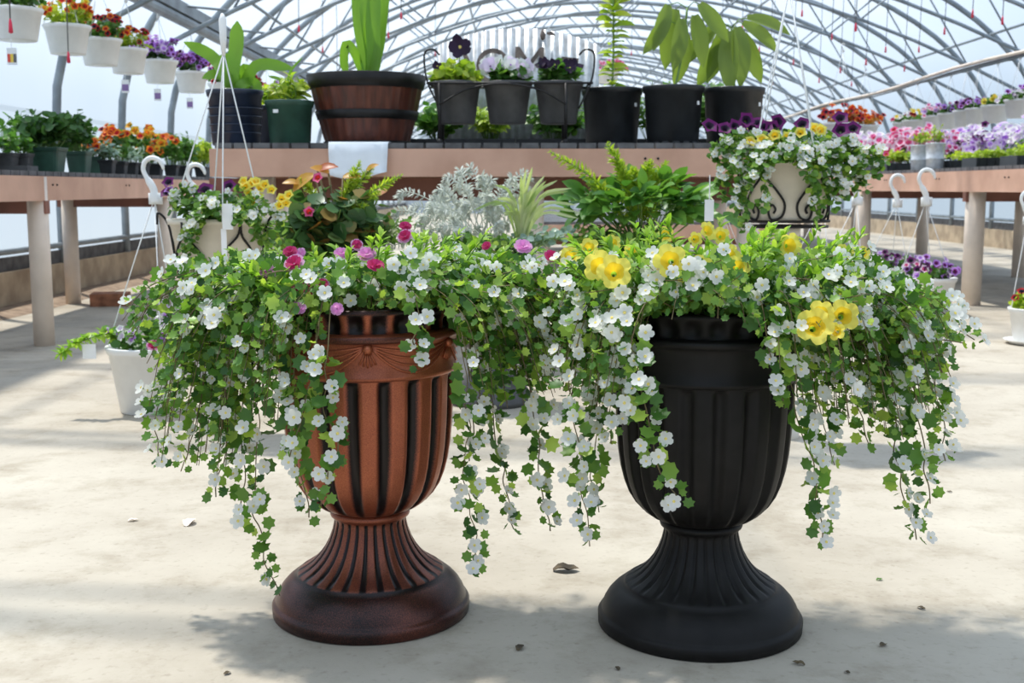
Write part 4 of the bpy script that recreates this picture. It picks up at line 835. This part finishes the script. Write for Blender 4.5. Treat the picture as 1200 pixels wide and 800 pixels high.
for px in (588, 622):
    m = MB(); m.tube([(bx(px, YS), YS + .012, CZ), (bx(px, YS), YS + .012, CZ + .4)], .006, 6); m.build('stake', M['iron'], r)
# ================================================================== MIDDLE PLANTERS ON THE FLOOR
def simple_urn(x, y, label, m, name='planter_urn'):
    r = thing(name, (x, y, 0), label, 'planter'); mb = MB()
    mb.lathe([(.06, 0), (.17, 0), (.172, .02), (.14, .07), (.08, .13), (.065, .17), (.07, .20), (.07, .21), (.11, .23), (.14, .28), (.155, .36), (.165, .48), (.175, .55), (.185, .56), (.185, .575), (.16, .58), (.155, .54)], 96, o=(x, y, 0), fl=lambda i, z, a: 1 - (.03 * abs(math.sin(a * 9)) if .24 < z < .5 else 0)); mb.build('urn_body', m, r)
    mb = MB(); mb.lathe([(.158, .55), (.001, .56)], 24, o=(x, y, 0)); mb.build('soil', M['soil'], r); return r
# begonia + foxtail fern
YM = 4.45
r = simple_urn(bx(395, YM), YM, 'planter with dark begonia leaves, bronze leaves and a foxtail fern', M['cream']); C0 = np.array((bx(395, YM), YM, .57))
bush(r, 'begonia_foliage', M['begonia'], P(392, 262, YM), .24, .17, .15, 520, .070, 'sc5', C0); bush(r, 'small_leaf_foliage', M['bacopa'], P(345, 282, YM), .21, .14, .10, 420, .030, 'sc5', C0, droop=.06); bush(r, 'small_leaf_foliage', M['bacopa'], P(455, 275, YM), .17, .13, .10, 300, .030, 'sc5', C0)
m = MB()
for px, py, L, ax, az in ((368, 205, .10, -.6, -.3), (372, 200, .08, .7, .3), (385, 203, .07, -.5, .3), (350, 215, .06, -.8, .2), (402, 208, .07, .8, .2), (430, 200, .05, .6, .5)):
    p = P(px, py, YM); m.tube([C0, mix(C0, p, .5) + rv(.02), p], .004, 5, 1); m.put(T['broad'], frame((ax, -.2, az), (0, -.6, .8)), p, L)
m.build('bronze_leaves', [M['bronze'], M['stem']], r)
def fern(r, b, tips, m_='fern', thick=.020, dens=46, name='fern_frond', arc=.25):
    for tip in tips:
        tip = np.asarray(tip); m = MB(); c = bez([b, mix(b, tip, .55) + np.array(((tip[0] - b[0]) * -.1, 0, .05)), tip] if arc else [b, tip], 26); m.tube(c, .002, 4, 1, cap=False)
        for i in range(7, 26):
            for q in range(dens // 4): 
                t = nrm(c[i] - c[i - 1]); d = nrm(np.cross(t, rv()) + t * .5); L = thick * (1 if i < 20 else (26 - i) / 6 * .8 + .2); m.put(T['nar'], frame(d, rv()), c[i] + rv(.003), L * R.uniform(.8, 1.3) * 1.3)
        m.build(name, [M[m_], M['gstem']], r)
fern(r, C0, [P(422, 190, YM), P(412, 215, YM), P(470, 205, YM - .1), P(437, 196, YM), P(400, 235, YM), P(352, 210, YM), P(445, 225, YM), P(430, 240, YM - .1), P(418, 200, YM + .05)])
for px, py in ((362, 248), (372, 208)): bloom(r, FM['hot'], 'coral_flower', px, py, YM - .16, .045)
# dusty miller + striped grass
YM = 4.6; r = simple_urn(bx(575, YM), YM, 'planter with silvery lace leaved dusty miller and a tuft of striped grass', M['grey_pot']); C0 = np.array((bx(575, YM), YM, .57)); m = MB()
tl = [(500, 262), (470, 250), (455, 268), (480, 280), (490, 245), (478, 228), (518, 225), (528, 212), (540, 204), (552, 200), (565, 210), (575, 215), (590, 224), (600, 212), (612, 207), (560, 235), (540, 240), (520, 250), (580, 245), (598, 250), (500, 285), (530, 270), (560, 270), (585, 275), (510, 238), (548, 222), (570, 228), (536, 258), (450, 282), (465, 290), (610, 235), (525, 235), (592, 265), (546, 250)]
tl = tl + [(x + R.uniform(-14, 14), y + R.uniform(6, 26)) for x, y in tl if 480 < x < 605]
for px, py in tl:
    p = P(px, py, YM + R.uniform(-.16, .12)); s0 = C0 + np.array((R.uniform(-.1, .08), R.uniform(-.08, .08), 0)); hd = np.array((p[0] - s0[0], 0, 0)); c = bez([s0, mix(s0, p, .6) + Z3 * .05, p + Z3 * .012, p + hd * .12 - Z3 * .015], 20); m.tube(c, .0018, 4, cap=False)
    for i in range(7, 20):
        t = nrm(c[min(i + 1, 19)] - c[i - 1]); sd = nrm(np.cross(t, (0, -1, .4)))
        for s in (-1, 1):
            for q in range(3): m.put(T['nar'], frame(nrm(sd * s + t * .6 + rv(.3)), nrm(np.array((0, -.7, .7)) + rv(.3))), c[i], .025 * R.uniform(.7, 1.2))
m.build('dusty_miller', M['silver'], r); g0 = np.array(P(610, 285, YM - .08))
for i in range(34):
    a = R.uniform(-1, 1); L = R.uniform(.16, .32); m = MB() if i % 34 == 0 else m; ribbon(m, bez([g0 + rv(.012), g0 + np.array((a * L * .35 + .02, -.03, L * .6)), g0 + np.array((a * L * .9 + .05, -.06 + rv(.03)[1], L * (.95 - abs(a) * .45)))], 9), .0055)
m.build('striped_grass', M['stripe'], r)
bush(r, 'small_leaf_foliage', M['bacopa'], P(560, 288, YM - .1), .20, .12, .05, 360, .028, 'sc5', C0); bush(r, 'small_leaf_foliage', M['bluegreen'], P(640, 285, YM - .1), .14, .12, .07, 240, .028, 'sc5', C0)
# broad green leaves + foxtail fern
YM = 4.65; r = simple_urn(bx(752, YM), YM, 'planter with broad bright green leaves and arching foxtail fern fronds', M['black_urn']); C0 = np.array((bx(752, YM), YM, .57))
m = MB(); cc = P(752, 248, YM)
for i in range(230):
    d = nrm(rv()); d[2] = abs(d[2]); p = cc + d * np.array((.33, .18, .14)) * R.uniform(.5, 1) + np.array((0, 0, -.02)); m.put(T['broad'], frame(nrm(d + rv(.5) + np.array((0, -.3, -.1))), nrm(np.array((0, -.4, .9)) + rv(.4))), p, .088 * R.uniform(.7, 1.2))
    if i % 5 == 0: m.tube([C0 + rv(.04), mix(C0, p, .6), p], .003, 4, 1, cap=False)
m.build('broad_leaves', [M['midgreen'], M['gstem']], r); bush(r, 'small_leaf_foliage', M['bacopa'], P(720, 278, YM - .1), .26, .14, .05, 520, .028, 'sc5', C0)
fern(r, C0 + np.array((-.02, 0, .02)), [P(712, 168, YM), P(645, 178, YM - .05), P(762, 188, YM), P(782, 190, YM), P(742, 196, YM), P(722, 190, YM), P(770, 205, YM), P(690, 215, YM - .05), P(795, 212, YM)], thick=.026)
# cream planters in black scrollwork cradles on cream pedestals
def scroll(mb, pts, r=.0042, n=28): mb.tube(bez(pts, n), r, 6)
def cradle(px, Y, zb, wt, wb, h, label, ped, cw=.16):
    X = bx(px, Y); c = np.array((X, Y, zb)); r = thing('scroll_planter', (X, Y, 0), label, 'planter'); el = .62
    m = MB(); m.lathe([(.001, .004), (wb * .97, .004), (wb, .01), (wt * .98, h - .02), (wt + .006, h - .02), (wt + .010, h), (wt - .004, h), (wt - .01, h - .04)], 48, o=tuple(c), ell=el); m.build('planter_box', M['cream'], r)
    m = MB(); m.lathe([(wt - .012, h - .03), (.001, h - .025)], 24, o=tuple(c), ell=el); m.build('soil', M['soil'], r)
    rb_ = wb + .012
    for zz, k in ((0., rb_), (-.018, rb_ * .97)):
        m = MB(); m.tube([c + np.array((k * math.cos(a), k * el * math.sin(a), zz)) for a in np.arange(0, 2 * PI, .15)], .005, 6, closed=True); m.build('cradle_ring', M['iron'], r)
    m = MB(); m.tube([c + np.array((-rb_, 0, -.018)), c + np.array((rb_, 0, -.018))], .005, 6); m.tube([c + np.array((0, -rb_ * el, -.018)), c + np.array((0, rb_ * el, -.018))], .005, 6); m.build('cradle_base', M['iron'], r)
    def on(u, z): # u angle offset from front (rad)
        k = wb + (wt - wb) * max(0, z) / h + .009; return c + np.array((k * math.sin(u), -k * el * math.cos(u), z))
    for u0 in (-.62, .62, PI - .6, PI + .6):
        for s in (-1, 1):
            m = MB(); scroll(m, [on(u0 + s * .0, h * .95), on(u0 + s * .05, h * .72), on(u0 + s * .30, h * .50), on(u0 + s * .48, h * .28), on(u0 + s * .42, h * .08), on(u0 + s * .20, h * .03), on(u0 + s * .12, h * .16), on(u0 + s * .20, h * .27), on(u0 + s * .28, h * .20), on(u0 + s * .24, h * .13)], n=44); m.build('scroll', M['iron'], r)
    for s in (-1, 1):
        m = MB(); scroll(m, [on(s * PI / 2, 0), on(s * PI / 2, h * .4), on(s * PI / 2, h * .9), on(s * PI / 2, h) + np.array((s * .03, 0, .02)), on(s * PI / 2, h) + np.array((s * .035, 0, -.02))]); m.build('side_bracket', M['iron'], r)
    m = MB(); pr = [(ped * 1.7, 0), (ped * 1.75, .02), (ped * 1.2, .05), (ped, .09), (ped * .95, zb * .5), (ped, zb - .10), (ped * 1.15, zb - .06), (ped * 1.3, zb - .04), (ped * 1.3, zb - .023), (.001, zb - .023)]
    m.lathe(pr, 40, o=(X, Y, 0)); m.build('pedestal', M['cream'], r); return r, c
def weeping(r, c, pts, mtl='bacopa', size=.024, fl_=True, nfl=3):
    for (px, py, Y) in pts:
        tip = P(px, py, Y); m = MB(); s0 = c + np.array((R.uniform(-.1, .1), R.uniform(-.05, .05), 0)); over = mix(s0, tip, .55); over[2] = max(s0[2], tip[2]) + R.uniform(.02, .06); k = bez([s0, over, mix(over, tip, .5) + np.array(((tip[0] - s0[0]) * .12, -.01, .02)), tip], 26); m.tube(k, .0015, 3, 1, cap=False)
        for i in range(6, 26):
            for q in range(4): m.put(T['sc5'], frame(rv(), nrm(np.array((0, -.5, .8)) + rv(.5))), k[i] + rv(.012), size * R.uniform(.7, 1.2))
        m.build('trailing_stem', [M[mtl], M['gstem']], r)
        for q in range(nfl):
            i = R.randint(8, 25); n_ = nrm(np.array((0, -.8, .5)) + rv(.4)); inst('white_flower', FM['white'], r, k[i] + n_ * .018 + rv(.012), frame(np.cross(n_, nrm(rv())), n_), .030 * R.uniform(.8, 1.15))
YM = 3.95; r, c = cradle(912, YM, .74, .155, .138, .205, 'cream planter in a black scrollwork cradle, with dark violet petunias and white trailing flowers', .042)
ct = c + Z3 * .19; bush(r, 'foliage', M['bacopa'], ct + Z3 * .05, .22, .14, .07, 500, .028, 'sc5', ct)
weeping(r, ct, [(R.uniform(828, 1030), 0, 0) for _ in range(0)] + [(835, 185, YM - .05), (842, 215, YM - .08), (848, 235, YM - .1), (868, 230, YM - .16), (862, 250, YM - .16), (880, 215, YM - .2), (895, 245, YM - .2), (890, 200, YM - .2), (955, 240, YM - .15), (958, 262, YM - .15), (975, 245, YM - .08), (990, 235, YM - .05), (985, 220, YM - .1), (1005, 225, YM), (1015, 220, YM - .02), (1025, 205, YM), (1033, 192, YM), (1010, 200, YM - .05), (950, 210, YM - .2), (965, 200, YM - .15), (940, 195, YM - .2), (860, 200, YM - .15), (872, 270, YM - .17), (970, 225, YM - .1), (1000, 200, YM - .1), (925, 185, YM - .2), (910, 190, YM - .2), (1000, 180, YM - .05), (850, 175, YM - .1), (980, 185, YM - .1)], nfl=6)
for px, py, d in ((832, 147, 0), (862, 148, .0), (875, 140, .05), (850, 150, .05), (888, 143, .05), (897, 148, 0), (912, 142, .1), (940, 145, .05), (985, 138, .0), (985, 152, -.02), (905, 150, .0), (880, 150, .08), (1000, 150, .05), (868, 155, .0)): bloom(r, FM['violet'], 'dark_petunia', px, py, YM + d, .062)
for px, py in ((893, 162), (908, 158), (905, 166), (923, 160), (938, 155), (955, 150), (962, 152), (880, 165)): bloom(r, FM['yel'], 'yellow_flower', px, py, YM - .12, .045)
hanger(r, c + Z3 * .205, .14, P(925, -14, YM), 4, False, .5); ptag(r, P(832, 205, YM - .1), .030, .07, (), .08)
YM = 4.05; r, c = cradle(262, YM, .545, .165, .130, .20, 'cream planter in a black wrought iron cradle, with yellow flowers, behind the copper urn', .05)
ct = c + Z3 * .185; bush(r, 'foliage', M['bacopa'], ct + Z3 * .04, .19, .13, .05, 520, .030, 'sc5', ct); bush(r, 'side_foliage', M['bacopa'], ct + np.array((.17, 0, -.05)), .10, .08, .10, 200, .030, 'sc5', ct, droop=.08)
weeping(r, ct, [(222, 300, YM - .14), (228, 275, YM - .15), (215, 318, YM - .12), (205, 240, YM - .05), (235, 250, YM - .18), (280, 262, YM - .2), (310, 250, YM - .15), (330, 262, YM - .1), (250, 245, YM - .2), (300, 270, YM - .18)], nfl=6)
for px, py, k, s in ((197, 213, 'violet', .05), (194, 225, 'violet', .05), (240, 222, 'black_v', .07), (268, 218, 'black_v', .06), (232, 228, 'black_v', .05), (198, 222, 'purple', .04)): bloom(r, FM['violet' if k != 'purple' else 'purple'], 'dark_petunia', px, py, YM - .02, s)
for px, py in ((287, 218), (296, 214), (305, 220), (292, 226), (302, 230), (300, 212), (310, 216), (330, 232), (338, 228), (328, 240), (318, 222), (300, 236), (285, 212), (335, 238)): bloom(r, FM['yel'], 'yellow_flower', px, py, YM - .12, .040)
hanger(r, c + Z3 * .20, .155, P(262, 62, YM), 4, False, .35); ptag(r, P(266, 235, YM - .18), .035, .085, (), .01); ptag(r, P(262, 268, YM - .17), .018, .16, (), .0, 'care_stick')
# white baskets standing on the floor
def floor_basket(px, Y, rt, rb, h, label, leaf, keys, nf, hook=None, fs=.05, rz=.07, n=260, saucer=False, rx=1.1):
    X = bx(px, Y); c = np.array((X, Y, .0)); r = thing('hanging_basket', (X, Y, 0), label, 'hanging basket'); z0 = .0
    if saucer: m = MB(); m.lathe([(.001, 0), (rb * 1.15, 0), (rb * 1.5, .022), (rb * 1.52, .026), (rb * 1.1, .010), (.001, .008)], 32, o=tuple(c)); m.build('saucer', M['white_plastic'], r); c = c + Z3 * .010
    pot_mesh(r, 'basket', M['white_plastic'], c, rt, rb, h, .008, .03, 36); s = bush(r, 'foliage', M[leaf], c + Z3 * (h + rz * .4), rt * rx, rt * rx, rz, n, .036, 'sc5', c + Z3 * h * .85); blooms(r, 'petunia_flower', keys, s, nf, fs)
    if hook is not None: hanger(r, c + Z3 * h, rt, P(hook[0], hook[1], Y), 3, True, 1.1, hook[2] if len(hook) > 2 else 1.)
    return r, c
r, c = floor_basket(177, 4.42, .155, .115, .255, 'white basket on the floor at left with its hook standing up, purple and white flowers', 'midgreen', ['lilac', 'purple', 'whitep'], 22, (181, 232, .95), .04)
m = MB(); k = bez([c + Z3 * .25 + np.array((-.08, 0, 0)), P(125, 392, 4.35), P(95, 400, 4.3), P(70, 415, 4.3)], 22); m.tube(k, .003, 4, 1)
for i in range(4, 22):
    for q in range(7): d = nrm(rv() + np.array((0, 0, .2))); m.put(T['la'], frame(d, nrm(np.array((0, -.3, 1)) + rv(.4))), k[i], .036 * R.uniform(.7, 1.2))
m.build('side_shoot', [M['calib'], M['gstem']], r); ptag(r, P(104, 400, 4.3), .05, .055, (), .01)
floor_basket(222, 5.3, .15, .115, .24, 'white floor basket half hidden behind the left one, hook up beside the yellow flowers', 'midgreen', ['lilac'], 8, (231, 234, 1.0))
floor_basket(1085, 7.9, .19, .15, .25, 'white basket of lilac and violet petunias on the floor by the right bench leg', 'midgreen', ['lilac', 'lightpink', 'purple', 'violet'], 40, (1085, 236, 1.35), .06)
floor_basket(1040, 8.95, .18, .14, .25, 'white basket of purple petunias on the floor left of the one by the bench leg', 'midgreen', ['purple', 'lilac', 'violet'], 34, (1051, 238, 1.35), .06)
floor_basket(985, 7.2, .17, .13, .25, 'white basket of lilac flowers on the floor under the scrollwork planter', 'midgreen', ['lilac', 'purple'], 30, (1004, 235, 1.2), .06)
floor_basket(945, 6.6, .17, .13, .25, 'white basket of violet flowers on the floor under the scrollwork planter, left one', 'darkgreen', ['purple', 'lilac'], 30, (965, 236, 1.2), .06)
floor_basket(860, 7.2, .17, .13, .25, 'white basket of lilac flowers on the floor left of the cream pedestal', 'midgreen', ['lilac'], 20, (845, 238, 1.2), .06)
floor_basket(1211, 6.35, .13, .10, .19, 'white basket on a saucer with a red flower at the right edge', 'lime', ['redf'], 2, (1204, 258, 1.), .06, saucer=True)
# distant plants on a far bench seen under and above the centre bench
fb = bench('plant_bench', .2, 2.3, 10.5, 17, .55, 'low distant bench in the middle of the house behind the raised bench', [(x, y) for y in (10.8, 13.8, 16.7) for x in (.3, 2.2)], 'y', .12, .05)
# ---------------------------------------------------------------- litter on the floor
for i, (px, py, s, lab) in enumerate(((648, 669, .045, 'curled dark dry leaf on the floor between the two urns'), (607, 763, .02, 'small dark leaf scrap near the copper urn base'), (943, 780, .018, 'dark crumb right of the black urn base'), (1038, 755, .016, 'dark crumb on the floor in the right shadow'), (990, 787, .010, 'tiny dark speck at the bottom right'), (1027, 680, .012, 'tiny green scrap on the floor right of the black urn'), (218, 617, .040, 'pale dry leaf on the floor left of the copper urn'), (1116, 577, .012, 'dark crumb under the right trailing stems'), (270, 788, .012, 'dark speck at the bottom left'), (1075, 712, .014, 'thin twig scrap on the floor in the right shadow'), (150, 611, .02, 'pale leaf scrap near the left side of the floor'), (725, 786, .012, 'small crumb in front of the black urn'))):
    p = G(px, py); m = MB(); V, Fs, ms = T['broad']; V = V.copy(); V[:, 2] = np.abs(V[:, 1]) * .5 + .10 * np.abs(np.sin(V[:, 0] * 5)); a = i * 1.3; m.put((V, Fs, ms), frame((math.cos(a), math.sin(a), 0), (0, 0, 1)), (p[0], p[1], .001), s * 1.3)
    o = m.build('dry_leaf', M['drybrown'] if i not in (5, 6, 10) else (M['bacopa'] if i == 5 else M['leg'])); tag(o, lab, 'leaf')
# ================================================================== LIGHT, WORLD, CAMERA
sc = bpy.context.scene
w = bpy.data.worlds.new('World'); sc.world = w; w.use_nodes = True; t = w.node_tree; t.nodes.clear()
wo = t.nodes.new('ShaderNodeOutputWorld'); bg = t.nodes.new('ShaderNodeBackground'); tc = t.nodes.new('ShaderNodeTexCoord'); sx = t.nodes.new('ShaderNodeSeparateXYZ')
t.links.new(tc.outputs['Generated'], sx.inputs[0])
t.links.new(ramp(t, sx.outputs['Z'], [(0., (.62, .72, .80)), (.15, (.62, .77, .95)), (.9, (.40, .60, .92))]), bg.inputs[0]); bg.inputs[1].default_value = .88
t.links.new(bg.outputs[0], wo.inputs[0])
s = bpy.data.lights.new('sun', 'SUN'); s.energy = 5.8; s.angle = math.radians(2.6); s.color = (1., .95, .86)
so = bpy.data.objects.new('sun', s); COL.objects.link(so); so.rotation_euler = Vector((.29, -.25, -.9)).to_track_quat('-Z', 'Y').to_euler(); so.location = (-3, 6, 12)
cam = bpy.data.cameras.new('camera'); cam.sensor_width = 36; cam.lens = 36 * F / 1200; cam.clip_end = 200
co = bpy.data.objects.new('camera', cam); COL.objects.link(co); co.location = (0, 0, CH); co.rotation_euler = (PI / 2 - PITCH, 0, 0); sc.camera = co
cam.dof.use_dof = True; cam.dof.focus_distance = 2.15; cam.dof.aperture_fstop = 9.5
sc.view_settings.view_transform = 'Standard'; sc.view_settings.look = 'None'; sc.view_settings.gamma = 1; sc.view_settings.use_curve_mapping = False; sc.view_settings.exposure = .14
sc.cycles.max_bounces = 8; sc.cycles.transparent_max_bounces = 12; sc.cycles.transmission_bounces = 6
